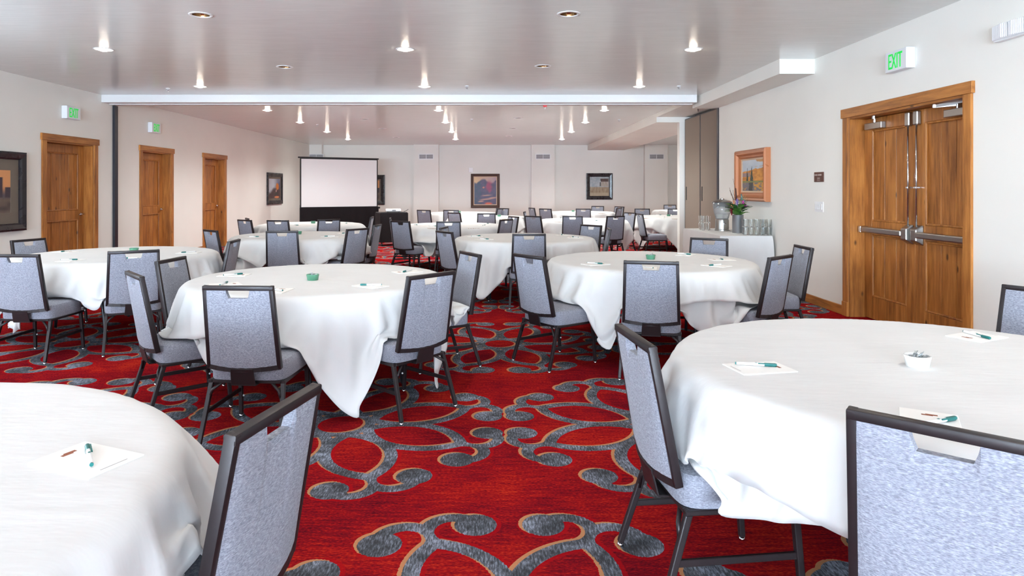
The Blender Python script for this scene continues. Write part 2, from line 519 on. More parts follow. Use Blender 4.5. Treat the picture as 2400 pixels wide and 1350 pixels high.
# baseboards
def baseboard(name, x0, x1, y0, y1):
    struct(MB().box(x0, x1, y0, y1, 0, 0.105).bevel(.003, 1).build(name, 'wood_h'))
baseboard('baseboard_right', XR - .018, XR, DOOR_R[1] + .012, 11.62)
baseboard('baseboard_right_near', XR - .018, XR, FRONT_Y, DOOR_R[0] - .012)
ys = [FRONT_Y] + [v for d in DOORS_L for v in d] + [YB - .24]
for k in range(0, len(ys), 2):
    baseboard('baseboard_left', XL, XL + .018, ys[k] + .012, ys[k + 1] - .012)
baseboard('baseboard_back', XL + .46, XA, YB - .018, YB - .001)

# ceiling with recessed cans ---------------------------------------------------------
CANS = []   # (x, y, lit, description)
def row(y, xs, lit, who):
    for xv, side in zip(xs, ('left', 'middle', 'right')):
        CANS.append((xv, y, lit, who % side))
row(2.10, (-4.40, -1.00, 2.29), True, 'lit recessed ceiling light above the camera, %s of its row')
row(4.85, (-4.42, -1.00, 2.29), True, 'lit recessed ceiling light just above the frame, %s of its row')
row(7.60, (-4.44, -1.00, 2.29), True, 'lit recessed ceiling light, %s of the row nearest the camera')
row(10.35, (-4.55, -1.06, 2.28), True, 'lit recessed ceiling light, %s of the row before the beam')
row(13.50, (-4.57, -1.10, 2.26), True, 'lit recessed ceiling light, %s of the first row past the beam')
row(15.95, (-4.62, -1.13, 2.22), True, 'lit recessed ceiling light, %s of the second row past the beam')
row(18.6, (-4.63, -1.15, 2.19), True, 'lit recessed ceiling light, %s of the third row past the beam')
row(21.4, (-4.66, -1.20, 2.22), True, 'lit recessed ceiling light, %s of the row nearest the back wall')
CANS.append((6.1, 17.2, True, 'lit recessed ceiling light beyond the pale wall end, nearer one'))
CANS.append((6.1, 20.6, True, 'lit recessed ceiling light beyond the pale wall end, farther one'))
for (x_, y_, d_) in ((-2.67, 6.09, 'unlit bronze recessed ceiling light at upper left of the photo'),
                     (0.69, 6.06, 'unlit bronze recessed ceiling light at top centre of the photo'),
                     (-2.72, 8.70, 'unlit recessed ceiling light before the beam, left of centre'),
                     (0.65, 8.64, 'unlit recessed ceiling light before the beam, right of centre'),
                     (-2.92, 15.2, 'unlit recessed ceiling light, nearest of the left file past the beam'),
                     (-2.92, 17.6, 'unlit recessed ceiling light, middle of the left file past the beam'),
                     (-3.00, 20.7, 'unlit recessed ceiling light, farthest of the left file past the beam'),
                     (0.577, 15.0, 'unlit recessed ceiling light, nearest of the right file past the beam'),
                     (0.54, 17.5, 'unlit recessed ceiling light, middle of the right file past the beam'),
                     (0.49, 20.2, 'unlit recessed ceiling light, farthest of the right file past the beam')):
    CANS.append((x_, y_, False, d_))
CR = 0.085
ce = struct(MB().box(XL - 0.25, XA + 0.2, FRONT_Y - 0.2, YB + 0.2, ZC, ZC + 0.2).build('ceiling', 'ceiling'))
cut = MB()
for (x_, y_, lit, d_) in CANS:
    cut.lathe([(0, -0.1), (CR, -0.1), (CR, 0.12), (0, 0.12)], 20, (x_, y_, ZC))
cutter = cut.build('tmp_cutter', 'white')
bo = ce.modifiers.new('holes', 'BOOLEAN'); bo.object = cutter; bo.operation = 'DIFFERENCE'; bo.solver = 'EXACT'
bpy.context.view_layer.update()
me2 = bpy.data.meshes.new_from_object(ce.evaluated_get(bpy.context.evaluated_depsgraph_get()))
ce.modifiers.clear(); ce.data = me2
me2.materials.clear(); me2.materials.append(M['ceiling'])
bpy.data.objects.remove(cutter, do_unlink=True)
def build_can(lit, watts=0, tint=(1, 1, 1)):
    t = empty('recessed_light')
    MB().lathe([(CR - .006, .0), (CR - .006, -.006), (CR + .022, -.004), (CR + .024, -.0005), (CR + .010, -.0005)], 28).build('trim_ring', 'white', t, True)
    MB().lathe([(CR - .004, 0), (CR - .012, .05), (.045, .105), (0, .108)], 24).build('reflector', 'bronze', t, True)
    if lit:
        MB().lathe([(0, -.022), (.03, -.019), (.052, -.008), (.060, .006), (.060, .03), (0, .035)], 24).build('bulb', 'lamp', t, True)
        d = bpy.data.lights.new('can_lamp', 'SPOT'); d.energy = watts; d.color = tint
        d.spot_size = math.radians(150); d.spot_blend = 1.0; d.shadow_soft_size = 0.05
        o = bpy.data.objects.new('can_lamp', d); COL.objects.link(o); o.parent = t; o.location = (0, 0, -.03)
    else:
        MB().lathe([(0, .06), (.03, .062), (.042, .075), (.042, .1), (0, .1)], 16).build('bulb', 'mint', t, True)
    return t
protos = {}
for (x_, y_, lit, d_) in CANS:
    key = (lit, y_ > BEAM[1])
    if key in protos: o = copy_tree(protos[key])
    else: o = protos[key] = build_can(lit, CAN_REAR_W if key[1] else CAN_W, CAN_REAR_COL if key[1] else CAN_COL)
    o.location = (x_, y_, ZC)
    tag(o, d_, 'ceiling light', 'lit recessed lights' if lit else 'unlit recessed lights')
# sprinkler heads
spr = None
for (x_, y_, d_) in ((-5.15, 10.55, 'small white ceiling sprinkler at left before the beam'),
                     (-0.40, 10.30, 'small white ceiling sprinkler at centre before the beam'),
                     (2.88, 10.30, 'small white ceiling sprinkler by the right soffit'),
                     (-4.35, 16.5, 'small white ceiling sprinkler far left past the beam'),
                     (-0.48, 15.2, 'small white ceiling sprinkler in middle past the beam'),
                     (2.9, 15.3, 'small white ceiling sprinkler by the rear soffit')):
    if spr is None:
        o = spr = empty('sprinkler_head')
        MB().lathe([(0, 0), (.034, 0), (.03, -.01), (.012, -.014), (0, -.014)], 14).build('escutcheon', 'white', o, True)
        mbx = MB().tube([(0, 0, -.012), (0, 0, -.03)], .008, 8)
        mbx.tube([(-.014, 0, -.012), (-.017, 0, -.028), (0, 0, -.05)], .004, 6).tube([(.014, 0, -.012), (.017, 0, -.028), (0, 0, -.05)], .004, 6)
        mbx.build('yoke', 'chrome', o, True)
        MB().lathe([(0, -.05), (.02, -.05), (.02, -.053), (0, -.053)], 14).build('deflector', 'chrome', o)
    else: o = copy_tree(spr)
    o.location = (x_, y_, ZC); tag(o, d_, 'sprinkler', 'ceiling sprinklers')
# red tag hanging from the track
t = tag(empty('track_tag', (0.90, 11.5, BEAM[2] - .012)), 'small red tag hanging from the partition track on the beam', 'tag')
MB().tube([(0, 0, 0), (0.01, 0, -.04), (.0, 0, -.075)], .006, 6).build('hook', 'white', t)
MB().box(-.03, .035, -.006, .006, -.04, -.006).bevel(.003, 1).build('flag', 'red', t)

# ------------------------------------------------------------------ doors
def door_casing(root, L, H, depth, plinth=False):
    """local frame: wall face x=0, room towards +x, opening along y from 0 to L (outer casing)"""
    MB().box(0, .022, 0, CAS, 0, H - CAS).bevel(.003, 1).build('casing', 'wood_v', root)
    MB().box(0, .022, L - CAS, L, 0, H - CAS).bevel(.003, 1).build('casing', 'wood_v', root)
    MB().box(0, .032, -.022, L + .022, H - CAS, H).bevel(.003, 1).build('header', 'wood_h', root)
    MB().box(-depth, 0, CAS, CAS + .02, 0, H - CAS).build('jamb', 'wood_v', root)
    MB().box(-depth, 0, L - CAS - .02, L - CAS, 0, H - CAS).build('jamb', 'wood_v', root)
    MB().box(-depth, 0, CAS + .02, L - CAS - .02, H - CAS - .02, H - CAS).build('head_jamb', 'wood_h', root)
def door_leaf(root, y0, y1, h, x, n_planks, name='door_leaf'):
    """stile-and-rail leaf with planked panels; x = room-side face"""
    st, top, mid, midz, bot = .14, .13, .15, .92, .25
    mb = MB()
    mb.box(x - .045, x, y0, y0 + st, 0.008, h).box(x - .045, x, y1 - st, y1, 0.008, h)
    mb.box(x - .045, x, y0 + st, y1 - st, h - top, h).box(x - .045, x, y0 + st, y1 - st, midz, midz + mid).box(x - .045, x, y0 + st, y1 - st, .008, bot)
    leaf = mb.bevel(.004, 1).build(name, 'wood_v', root)
    pw = (y1 - y0 - 2 * st) / n_planks
    for (z0, z1) in ((bot, midz), (midz + mid, h - top)):
        for k in range(n_planks):
            a = y0 + st + k * pw
            MB().box(x - .042, x - .022, a + .003, a + pw - .003, z0 + .002, z1 - .002).bevel(.008, 2).build('plank', 'wood_v', leaf)
        m = MB(); q = .020
        ya, yb = y0 + st, y1 - st
        m.box(x - .024, x + .003, ya, ya + q, z0, z1).box(x - .024, x + .003, yb - q, yb, z0, z1)
        m.box(x - .024, x + .003, ya + q, yb - q, z0, z0 + q).box(x - .024, x + .003, ya + q, yb - q, z1 - q, z1)
        m.bevel(.008, 2).build('panel_moulding', 'wood_v', leaf)
    return leaf
for i, (a, b) in enumerate(DOORS_L):
    r = struct(empty('door_%d' % (i + 1), (XL, a, 0)), ['wooden plank door nearest on the left wall, with lever handle',
               'wooden plank door in middle of the left wall', 'wooden plank door farthest along the left wall'][i])
    L = b - a
    door_casing(r, L, DH_L, .25)
    leaf = door_leaf(r, CAS + .022, L - CAS - .022, DH_L - CAS - .024, -.15, 4)
    hy = L - CAS - .022 - .075
    h = MB().lathe([(0, 0), (.028, 0), (.028, .01), (.012, .014), (.012, .05), (0, .05)], 16)
    for v in h.bm.verts: v.co = Vector((-.15 + v.co.z, hy + v.co.y, 1.0 + v.co.x))
    h.tube([(-.105, hy, 1.0), (-.10, hy - .05, 1.0), (-.105, hy - .11, .995)], .011, 8)
    h.build('lever_handle', 'chrome', leaf, True)
    MB().box(-.34, -.25, -.1, L + .1, 0, DH_L).build('door_backing', 'dark_metal', r)

# double doors on the right wall: local frame rotated half a turn (room towards -x world)
r = struct(empty('door_4', (XR, DOOR_R[1], 0), math.pi), 'wooden double doors with steel panic bars on the right wall')
L = DOOR_R[1] - DOOR_R[0]
door_casing(r, L, DH_R, .25)
MB().box(0, .03, -.004, CAS + .006, 0, .16).bevel(.003, 1).build('plinth', 'wood_v', r)
MB().box(0, .03, L - CAS - .006, L + .004, 0, .16).bevel(.003, 1).build('plinth', 'wood_v', r)
MB().box(-.34, -.25, -.1, L + .1, 0, DH_R).build('door_backing', 'dark_metal', r)
ya, yb, ym = CAS + .022, L - CAS - .022, L / 2
xf, lh = -.16, DH_R - CAS - .024
for s in (0, 1):
    leaf = door_leaf(r, ya if s == 0 else ym + .002, ym - .002 if s == 0 else yb, lh, xf, 3)
    sg = -1 if s == 0 else 1                         # direction from the meeting stile to the hinge
    yc = ym + sg * .065                              # rod line
    # vertical rod with guide, latch cases
    MB().tube([(xf + .03, yc, 1.02), (xf + .03, yc, lh - .13)], .0085, 10).build('vertical_rod', 'chrome', leaf, True)
    MB().box(xf, xf + .045, yc - .016, yc + .016, 1.42, 1.44).bevel(.003, 1).build('rod_guide', 'chrome', leaf)
    mb = MB()
    mb.box(xf, xf + .05, yc - .032, yc + .032, lh - .15, lh - .01)
    mb.bevel(.012, 2).build('top_latch', 'steel', leaf)
    mb = MB()
    mb.bar((xf + .0, yc + sg * .01, .97), (xf + .075, yc + sg * .01, .97), .115, .20, (0, 1, 0), .085, .11)
    mb.bevel(.010, 2).build('center_case', 'steel', leaf)
    y1_ = ya + .02 if s == 0 else yb - .02
    ye = yc + sg * .05
    mb = MB().box(xf + .03, xf + .085, min(ye, y1_), max(ye, y1_), .945, 1.005)
    mb.bevel(.012, 2).build('panic_bar', 'steel', leaf)
    mb = MB().box(xf, xf + .088, min(y1_, y1_ - sg * .05), max(y1_, y1_ - sg * .05), .938, 1.012)
    mb.bevel(.008, 2).build('bar_end_cap', 'chrome', leaf)
    # closer with arm
    cy0, cy1 = (ya + .09, ya + .40) if s == 0 else (yb - .40, yb - .09)
    MB().box(xf, xf + .055, cy0, cy1, lh - .125, lh - .055).bevel(.006, 2).build('door_closer', 'steel', leaf)
    cm = (cy0 + cy1) / 2
    mb = MB().tube([(xf + .03, cm, lh - .06), (xf + .03, cm, lh - .012)], .014, 10)
    mb.bar((xf + .03, cm, lh - .02), (xf + .13, cm + sg * -.16, lh - .02), .028, .010, (0, 0, 1))
    mb.bar((xf + .13, cm + sg * -.16, lh - .02), (xf + .03, cm + sg * .06, lh + .0), .026, .010, (0, 0, 1))
    mb.tube([(xf + .13, cm - sg * .16, lh - .034), (xf + .13, cm - sg * .16, lh - .004)], .017, 10)
    mb.build('closer_arm', 'chrome', leaf, 'auto')

# ------------------------------------------------------------------ folded partition panels
for (x_, y0, y1, lb) in ((4.06, 11.80, 13.02, 'taupe folding partition panel nearest the right wall'),
                         (4.06, 13.035, 14.06, 'taupe folding partition panel beside the pale wall end')):
    p = tag(empty('partition_panel', (x_, (y0 + y1) / 2, 0)), lb, 'partition panel', 'folded partition panels')
    hw = (y1 - y0) / 2
    MB().box(0, .09, -hw + .012, hw - .012, .02, 2.86).build('panel_face', 'panel', p)
    MB().box(-.004, .094, -hw, -hw + .012, .02, 2.88).box(-.004, .094, hw - .012, hw, .02, 2.88).box(-.004, .094, -hw + .012, hw - .012, 2.86, 2.88).build('edge_trim', 'dark_metal', p)
    MB().box(-.008, .0, hw - .13, hw - .09, 1.18, 1.46).bevel(.003, 1).build('pull_handle', 'black', p)
    MB().tube([(.045, 0, 2.88), (.045, 0, 2.93)], .015, 8).build('trolley', 'chrome', p)
j = struct(MB().box(XL, XL + .045, 11.60, 11.70, 0, BEAM[2] - .012).bevel(.004, 1).build('trim_jamb', 'dark_metal'), 'dark vertical partition jamb on the left wall')
struct(MB().box(XR - .01, XR + .03, 11.63, 11.72, 0, BEAM[2] - .02).bevel(.004, 1).build('trim_jamb_right', 'dark_metal'), 'dark vertical partition jamb on the right wall')

# ------------------------------------------------------------------ wall fittings
def exit_sign(loc, rz, label):
    t = tag(empty('exit_sign', loc, rz), label, 'exit sign', 'exit signs')
    # local: back at y=0, face towards -y
    MB().box(-.168, .168, -.085, 0, -.098, .098).bevel(.006, 2).build('housing', 'exit_white', t)
    me = text_mesh('EXIT', .2, .002)
    vs = np.array([v.co[:] for v in me.vertices]); lo, hi = vs.min(0), vs.max(0)
    for v in me.vertices:
        x_ = (v.co.x - (lo[0] + hi[0]) / 2) / (hi[0] - lo[0]) * .215
        y_ = (v.co.y - (lo[1] + hi[1]) / 2) / (hi[1] - lo[1]) * .145
        z_ = v.co.z
        v.co = (x_, -.0875 - z_, y_)
    o = link('lettering', me, 'exit_green', t); o['label'] = 'green EXIT lettering'
    return t
exit_sign((XL, 10.40, 2.60), math.pi / 2, 'green EXIT sign above the nearest left door')
exit_sign((XL, 12.96, 2.60), math.pi / 2, 'green EXIT sign above the middle left door')
exit_sign((XR, 6.39, 2.65), -math.pi / 2, 'green EXIT sign above the wooden double doors')
t = tag(empty('emergency_light', (XR, 5.0, 2.62), -math.pi / 2), 'white ribbed emergency light high on the right wall', 'emergency light')
MB().box(-.19, .19, -.05, 0, -.065, .065).bevel(.006, 2).build('housing', 'white', t)
mb = MB()
for s in (-1, 1):
    for k in range(13):
        x0 = s * (.005 + k * .0135)
        d = .10 - .03 * abs(k - 3) / 9
        mb.box(min(x0, x0 + s * .0125), max(x0, x0 + s * .0125), -d, -.05, -.055 , .055)
mb.bevel(.004, 1).build('ribbed_lens', 'prism', t)
t = tag(empty('light_switch', (XR, 8.05, 1.20), -math.pi / 2), 'white four-gang light switch plate beside the double doors', 'light switch')
MB().box(-.105, .105, -.008, 0, -.062, .062).bevel(.003, 2).build('plate', 'white', t)
for k in range(4):
    MB().box(-.076 + k * .046 - .014, -.076 + k * .046 + .018, -.013, -.008, -.034, .034).bevel(.003, 1).build('rocker', 'white_paint', t)
t = tag(empty('room_plaque', (XR, 8.05, 1.56), -math.pi / 2), 'small brown room name plaque above the light switch', 'sign')
MB().box(-.115, .115, -.01, 0, -.06, .06).bevel(.003, 1).build('plate', 'plaque', t)
mb = MB(); xx = -.095
for wd in (2, 3, 6):
    for k in range(wd):
        mb.box(xx, xx + .0022, -.0115, -.01, .016, .034)
        if random.random() < .6: mb.box(xx + .0022, xx + .009, -.0115, -.01, .031 if random.random() < .5 else .016, .034 if random.random() < .5 else .019)
        if random.random() < .6: mb.box(xx + .007, xx + .0092, -.0115, -.01, .016, .034)
        xx += .0135
    xx += .010
for k in range(3): mb.box(-.032 + k * .022, -.018 + k * .022, -.0115, -.01, -.012, -.008).bar((-.020 + k * .022, -.0108, -.010), (-.028 + k * .022, -.0108, -.032), .003, .0015, (1, 0, 0))
for k in range(9): mb.box(-.036 + k * .008, -.033 + k * .008, -.0115, -.01, -.046, -.043)
mb.build('raised_characters', 'plaque_text', t)
t = tag(empty('wall_sensor', (-0.80, YB, 2.10)), 'small white wall sensor above the red-tree painting', 'sensor')
MB().box(-.075, .075, -.03, 0, -.08, .08).bevel(.006, 2).build('body', 'white', t)
MB().lathe([(0, 0), (.03, .0), (.022, .018), (0, .022)], 14, (0, 0, -.10)).build('lens', 'white_paint', t, True)
for (x_, lb) in ((-6.38, 'white wall vent at left, half hidden by the projection screen'), (-2.41, 'white wall vent on the pilaster left of the red-tree painting'),
                 (1.815, 'white wall vent on the pilaster right of the red-tree painting'), (5.92, 'white wall vent on the rightmost pilaster')):
    t = tag(empty('wall_vent', (x_, YB - .24, 2.575)), lb, 'vent', 'back wall vents')
    MB().box(-.27, .27, -.012, 0, .075, .10).box(-.27, .27, -.012, 0, -.10, -.075).box(-.27, -.245, -.012, 0, -.075, .075)\
        .box(.245, .27, -.012, 0, -.075, .075).box(-.008, .008, -.012, 0, -.075, .075).build('vent_frame', 'white', t)
    MB().box(-.245, .245, -.003, 0, -.075, .075).build('backing', 'vent_dark', t)
    for k in range(8):
        z_ = -.066 + k * .019
        MB().bar((-.243, -.007, z_), (.243, -.007, z_), .0015, .012, (0, .6, .8)).build('slat', 'white', t)

# ------------------------------------------------------------------ paintings
def vnoise(x, y, seed=0):
    xi, yi = np.floor(x).astype(int), np.floor(y).astype(int)
    def h(a, b): return np.modf(np.abs(np.sin(a * 127.1 + b * 311.7 + seed * 74.7) * 43758.5453))[0]
    fx, fy = x - xi, y - yi
    fx, fy = fx * fx * (3 - 2 * fx), fy * fy * (3 - 2 * fy)
    return (h(xi, yi) * (1 - fx) + h(xi + 1, yi) * fx) * (1 - fy) + (h(xi, yi + 1) * (1 - fx) + h(xi + 1, yi + 1) * fx) * fy
def C(r, g, b): return np.array(srgb(r, g, b)[:3])
def lerp(a, b, t): t = np.clip(t, 0, 1)[..., None]; return a * (1 - t) + b * t
def sm(a, b, x): t = np.clip((x - a) / (b - a), 0, 1); return t * t * (3 - 2 * t)
def paint_autumn(u, v):       # river with yellow trees and dark spruces
    c = lerp(C(206, 214, 220)[None, None], C(150, 170, 190)[None, None], 1 - v + vnoise(u * 9, v * 9) * .3)
    n = vnoise(u * 16, v * 22, 1); n2 = vnoise(u * 7, v * 7, 2)
    tree = (v < .62 + .12 * vnoise(u * 12, v * 0, 3) * u + .1 * u) & (v > .3)
    c = np.where(tree[..., None], lerp(C(176, 110, 50), C(224, 158, 70), n), c)
    spr = (np.abs(u - .42) < (.82 - v) * .16 * (.6 + .6 * n)) & (v > .33) & (v < .80)
    spr2 = (np.abs(u - .22) < (.76 - v) * .12 * (.6 + .6 * n)) & (v > .33) & (v < .74)
    c = np.where((spr | spr2)[..., None], C(44, 62, 52), c)
    far = (v > .45) & (v < .58) & (u < .35) & ~(spr | spr2)
    c = np.where(far[..., None], C(150, 130, 130), c)
    c = np.where(((v < .33) & (v > .26))[..., None], lerp(C(150, 140, 70), C(110, 120, 80), n), c)
    wat = v < .27
    c = np.where(wat[..., None], lerp(C(116, 112, 118), C(206, 150, 60), sm(.4, .7, n + .3 * (u > .5) - .1)), c)
    c = np.where((wat & (np.abs(u - .38) < .09 * (.7 + .6 * n)))[..., None], C(62, 66, 66), c)
    br = (v > .78) & (u > .55) & (n2 > .5)
    return np.where(br[..., None], C(196, 150, 100), c)
def paint_redtree(u, v):
    n = vnoise(u * 10, v * 14, 5); n2 = vnoise(u * 5, v * 5, 6)
    c = lerp(C(74, 80, 104), C(104, 92, 120), n)
    c = lerp(c, C(66, 92, 112), (u < .3) * .7 * (1 - n * .4))
    sky = sm(.84, .92, v + .07 * np.sin(u * 9 + 1) + .04 * n)
    c = lerp(c, lerp(C(226, 196, 150), C(176, 150, 160), u), sky)
    red = np.exp(-((u - .68) / .15) ** 2 - ((v - .66) / .2) ** 2)
    c = lerp(c, C(168, 72, 104), .85 * sm(.1, .75, red * (.5 + .9 * n)))
    c = lerp(c, C(206, 130, 120), sm(.5, .8, np.exp(-((u - .42) / .07) ** 2 - ((v - .62) / .05) ** 2)))
    for (uc, vc, w, h_) in ((.56, .33, .24, .022), (.55, .19, .32, .028), (.30, .11, .14, .03), (.85, .24, .2, .03)):
        c = lerp(c, C(206, 158, 140), .85 * sm(.15, .85, np.exp(-((u - uc) / w) ** 2 - ((v - vc - .06 * (u - uc)) / h_) ** 2)))
    return lerp(c, C(216, 106, 80), sm(.3, .8, np.exp(-((u - .65) / .2) ** 2 - ((v - .03) / .05) ** 2)))
def paint_barn(u, v):
    n = vnoise(u * 14, v * 14, 8); n2 = vnoise(u * 30, v * 9, 9)
    c = lerp(C(150, 164, 172), C(186, 192, 192), n)
    c = lerp(c, lerp(C(176, 160, 132), C(140, 116, 88), n2), sm(.50, .44, v))
    c = lerp(c, C(196, 180, 150), sm(.22, .12, v) * .6)
    barn = (u > .58) & (u < .97) & (v > .50) & (v < .78)
    c = np.where(barn[..., None], lerp(C(196, 190, 180), C(164, 150, 132), n2), c)
    roof = (u > .55 + (.9 - v) * .1) & (u < .97) & (v > .74) & (v < .90)
    c = np.where(roof[..., None], lerp(C(98, 66, 52), C(64, 50, 46), n), c)
    return np.where(((u > .52) & (u < .58) & (v > .52) & (v < .72))[..., None], C(84, 86, 84), c)
def paint_golden(u, v):
    n = vnoise(u * 9, v * 14, 11)
    c = lerp(C(60, 40, 44), C(86, 60, 60), n)
    c = lerp(c, C(196, 202, 212), sm(.50, .8, v + (.55 - u) * .55 + .12 * n))
    c = lerp(c, C(76, 84, 120), sm(.35, .7, v) * sm(.35, .85, u) * .8)
    c = lerp(c, C(206, 118, 40), sm(.35, .7, np.exp(-((u - .76) / .17) ** 2 - ((v - .6) / .22) ** 2) * (.6 + .7 * n)))
    c = lerp(c, C(216, 170, 160), sm(.4, .8, np.exp(-((u - .64) / .05) ** 2 - ((v - .38) / .09) ** 2)))
    c = lerp(c, C(46, 58, 48), sm(.4, .8, np.exp(-((u - .66) / .14) ** 2 - ((v - .24) / .08) ** 2)))
    return lerp(c, C(214, 128, 80), sm(.3, .7, np.exp(-((u - .7) / .25) ** 2 - ((v - .06) / .06) ** 2)))
def paint_dusk(u, v):
    n = vnoise(u * 8, v * 10, 14)
    c = lerp(C(86, 80, 86), C(216, 150, 96), sm(.42, .7, v + .05 * n))
    for uc, w, h_ in ((.25, .08, .62), (.55, .12, .55), (.80, .05, .84), (.95, .07, .6)):
        c = lerp(c, C(62, 52, 62), sm(.3, .8, np.exp(-((u - uc) / w) ** 4)) * (v < h_) * (v > .35))
    c = lerp(c, lerp(C(70, 60, 58), C(112, 96, 84), n), sm(.40, .30, v))
    return lerp(c, C(180, 150, 110), sm(.5, .9, np.exp(-((u - .5) / .4) ** 2 - ((v - .16) / .02) ** 2)))
def canvas(w, h, fn, parent, y, nx=60, ny=70):
    us = (np.arange(nx) + 0) / (nx - 1); vs = np.arange(ny) / (ny - 1)
    U, V = np.meshgrid(us, vs)
    col = np.clip(fn(U, V), 0, 1)
    P = np.stack([(U - .5) * w, np.full_like(U, y), (V - .5) * h], -1).reshape(-1, 3)
    idx = np.arange(nx * ny).reshape(ny, nx)
    Fq = np.stack([idx[:-1, :-1], idx[:-1, 1:], idx[1:, 1:], idx[1:, :-1]], -1).reshape(-1, 4)
    me = bpy.data.meshes.new('canvas'); me.from_pydata(P.tolist(), [], Fq.tolist())
    at = me.color_attributes.new('Col', 'FLOAT_COLOR', 'POINT')
    at.data.foreach_set('color', np.concatenate([col.reshape(-1, 3), np.ones((nx * ny, 1))], 1).astype(np.float32).ravel())
    return link('canvas', me, 'pigment', parent)
def frame_ring(mb, w, h, prof):
    """mitred picture frame; prof = [(inset from outer edge, proud of wall)]"""
    rings = []
    for (i, p) in prof:
        a, b = w / 2 - i, h / 2 - i
        rings.append([mb.bm.verts.new(q) for q in ((-a, -p, -b), (a, -p, -b), (a, -p, b), (-a, -p, b))])
    for A, B in zip(rings, rings[1:]):
        for k in range(4): mb.bm.faces.new((A[k], A[(k + 1) % 4], B[(k + 1) % 4], B[k]))
    return mb
def painting(label, loc, rz, w, h, fw, proud, fn, fmat, mat_board=0.0, liner=0.0, profile=None):
    t = tag(empty('framed_painting', loc, rz), label, 'painting', 'framed paintings')
    prof = profile or [(0, 0), (0, proud * .8), (fw * .25, proud), (fw * .8, proud * .75), (fw, proud * .5), (fw, .008)]
    frame_ring(MB(), w, h, prof).build('frame', fmat, t)
    iw, ih = w - 2 * fw, h - 2 * fw
    if mat_board:
        frame_ring(MB(), iw, ih, [(0, .012), (mat_board, .012), (mat_board, .008)]).build('mat_board', 'mat_board', t)
        iw -= 2 * mat_board; ih -= 2 * mat_board
    if liner:
        frame_ring(MB(), iw, ih, [(0, .02), (liner, .014), (liner, .008)]).build('liner', 'liner', t)
        iw -= 2 * liner; ih -= 2 * liner
    canvas(iw, ih, fn, t, -.009)
    return t
painting('river and yellow trees painting in thick copper wood frame on right wall', (XR, 10.06, 1.62), -math.pi / 2, 1.20, .78, .13, .09, paint_autumn, 'frame_gold', liner=.025,
         profile=[(0, 0), (0, .07), (.02, .09), (.045, .08), (.06, .085), (.09, .05), (.11, .045), (.13, .03), (.13, .008)])
painting('dusk landscape in wide black frame at the left edge', (XL, 8.68, 1.38), math.pi / 2, 1.42, 1.09, .105, .07, paint_dusk, 'frame_black', mat_board=.15)
painting('golden tree painting in dark frame on the left wall near the screen', (XL, 20.2, 1.42), math.pi / 2, 1.40, .95, .12, .05, paint_golden, 'frame_black', mat_board=.06)
painting('red tree and river painting in brown frame, middle of back wall', (-0.275, YB, 1.34), 0, 1.05, 1.24, .095, .05, paint_redtree, 'frame_brown', liner=.03)
painting('white barn painting in dark frame, right on the back wall', (3.89, YB, 1.50), 0, .96, .96, .13, .05, paint_barn, 'frame_black')
painting('dark framed picture on back wall half hidden by the screen', (-4.42, YB, 1.375), 0, .96, 1.09, .15, .05, paint_dusk, 'frame_black', mat_board=.05)

# ------------------------------------------------------------------ projection screen
A = Vector((-5.91, 20.4, 0)); B = Vector((-3.74, 21.6, 0))
ang = math.atan2((B - A).y, (B - A).x); sw = (B - A).length
t = tag(empty('projection_screen', (A + B) / 2, ang), 'white folding projection screen with black frame and skirt', 'projection screen')
z0, z1 = .82, 2.37
MB().box(-sw / 2 + .03, sw / 2 - .03, -.012, -.002, z0 + .03, z1 - .03).build('screen_surface', 'screen', t)
MB().box(-sw / 2, sw / 2, -.02, .02, z1 - .035, z1).box(-sw / 2, sw / 2, -.02, .02, z0, z0 + .03)\
    .box(-sw / 2, -sw / 2 + .035, -.02, .02, z0 + .03, z1 - .035).box(sw / 2 - .03, sw / 2, -.02, .02, z0 + .03, z1 - .035).build('screen_frame', 'black', t)
MB().box(-sw / 2 - .06, sw / 2 + .03, -.03, .02, z1 - .012, z1 + .03).build('top_bar', 'black', t)
for s in (-1, 1):
    mb = MB().bar((s * (sw / 2 - .02), .03, 0.02), (s * (sw / 2 - .02), .03, z0 + .1), .04, .03)
    mb.bar((s * (sw / 2 - .02), -.35, .025), (s * (sw / 2 - .02), .35, .025), .05, .03)
    mb.build('leg', 'black', t)
def pleated(mb, path, zt, zb, amp, step):
    """hanging pleated skirt along a list of 2d points"""
    pts = []
    for (a, b) in zip(path, path[1:]):
        a, b = Vector(a), Vector(b); n = max(2, int((b - a).length / step)); d = (b - a).normalized(); nn = Vector((d.y, -d.x))
        for k in range(n): pts.append((a + (b - a) * k / n, nn, len(pts)))
    pts.append((Vector(path[-1]), nn, len(pts)))
    rows = []
    for fz in (0, .3, .7, 1):
        z_ = zt + (zb - zt) * fz
        rows.append([mb.bm.verts.new((*(p + n_ * amp * (.4 + .6 * fz) * (1 if k % 2 else -1) * (.7 + .5 * math.sin(k * 1.7))), z_)) for p, n_, k in pts])
    for r0, r1 in zip(rows, rows[1:]):
        for k in range(len(pts) - 1): mb.bm.faces.new((r0[k], r0[k + 1], r1[k + 1], r1[k]))
    return mb
pleated(MB(), [(-sw / 2 - .02, -.045), (sw / 2 + .02, -.045)], z0 + .015, .03, .022, .045).build('skirt', 'drape', t, True)
MB().tube([(sw / 2 + .03, -.02, z0 - .02), (sw / 2 + .07, -.02, z0 - .02)], .03, 10).build('clamp_knob', 'black', t)

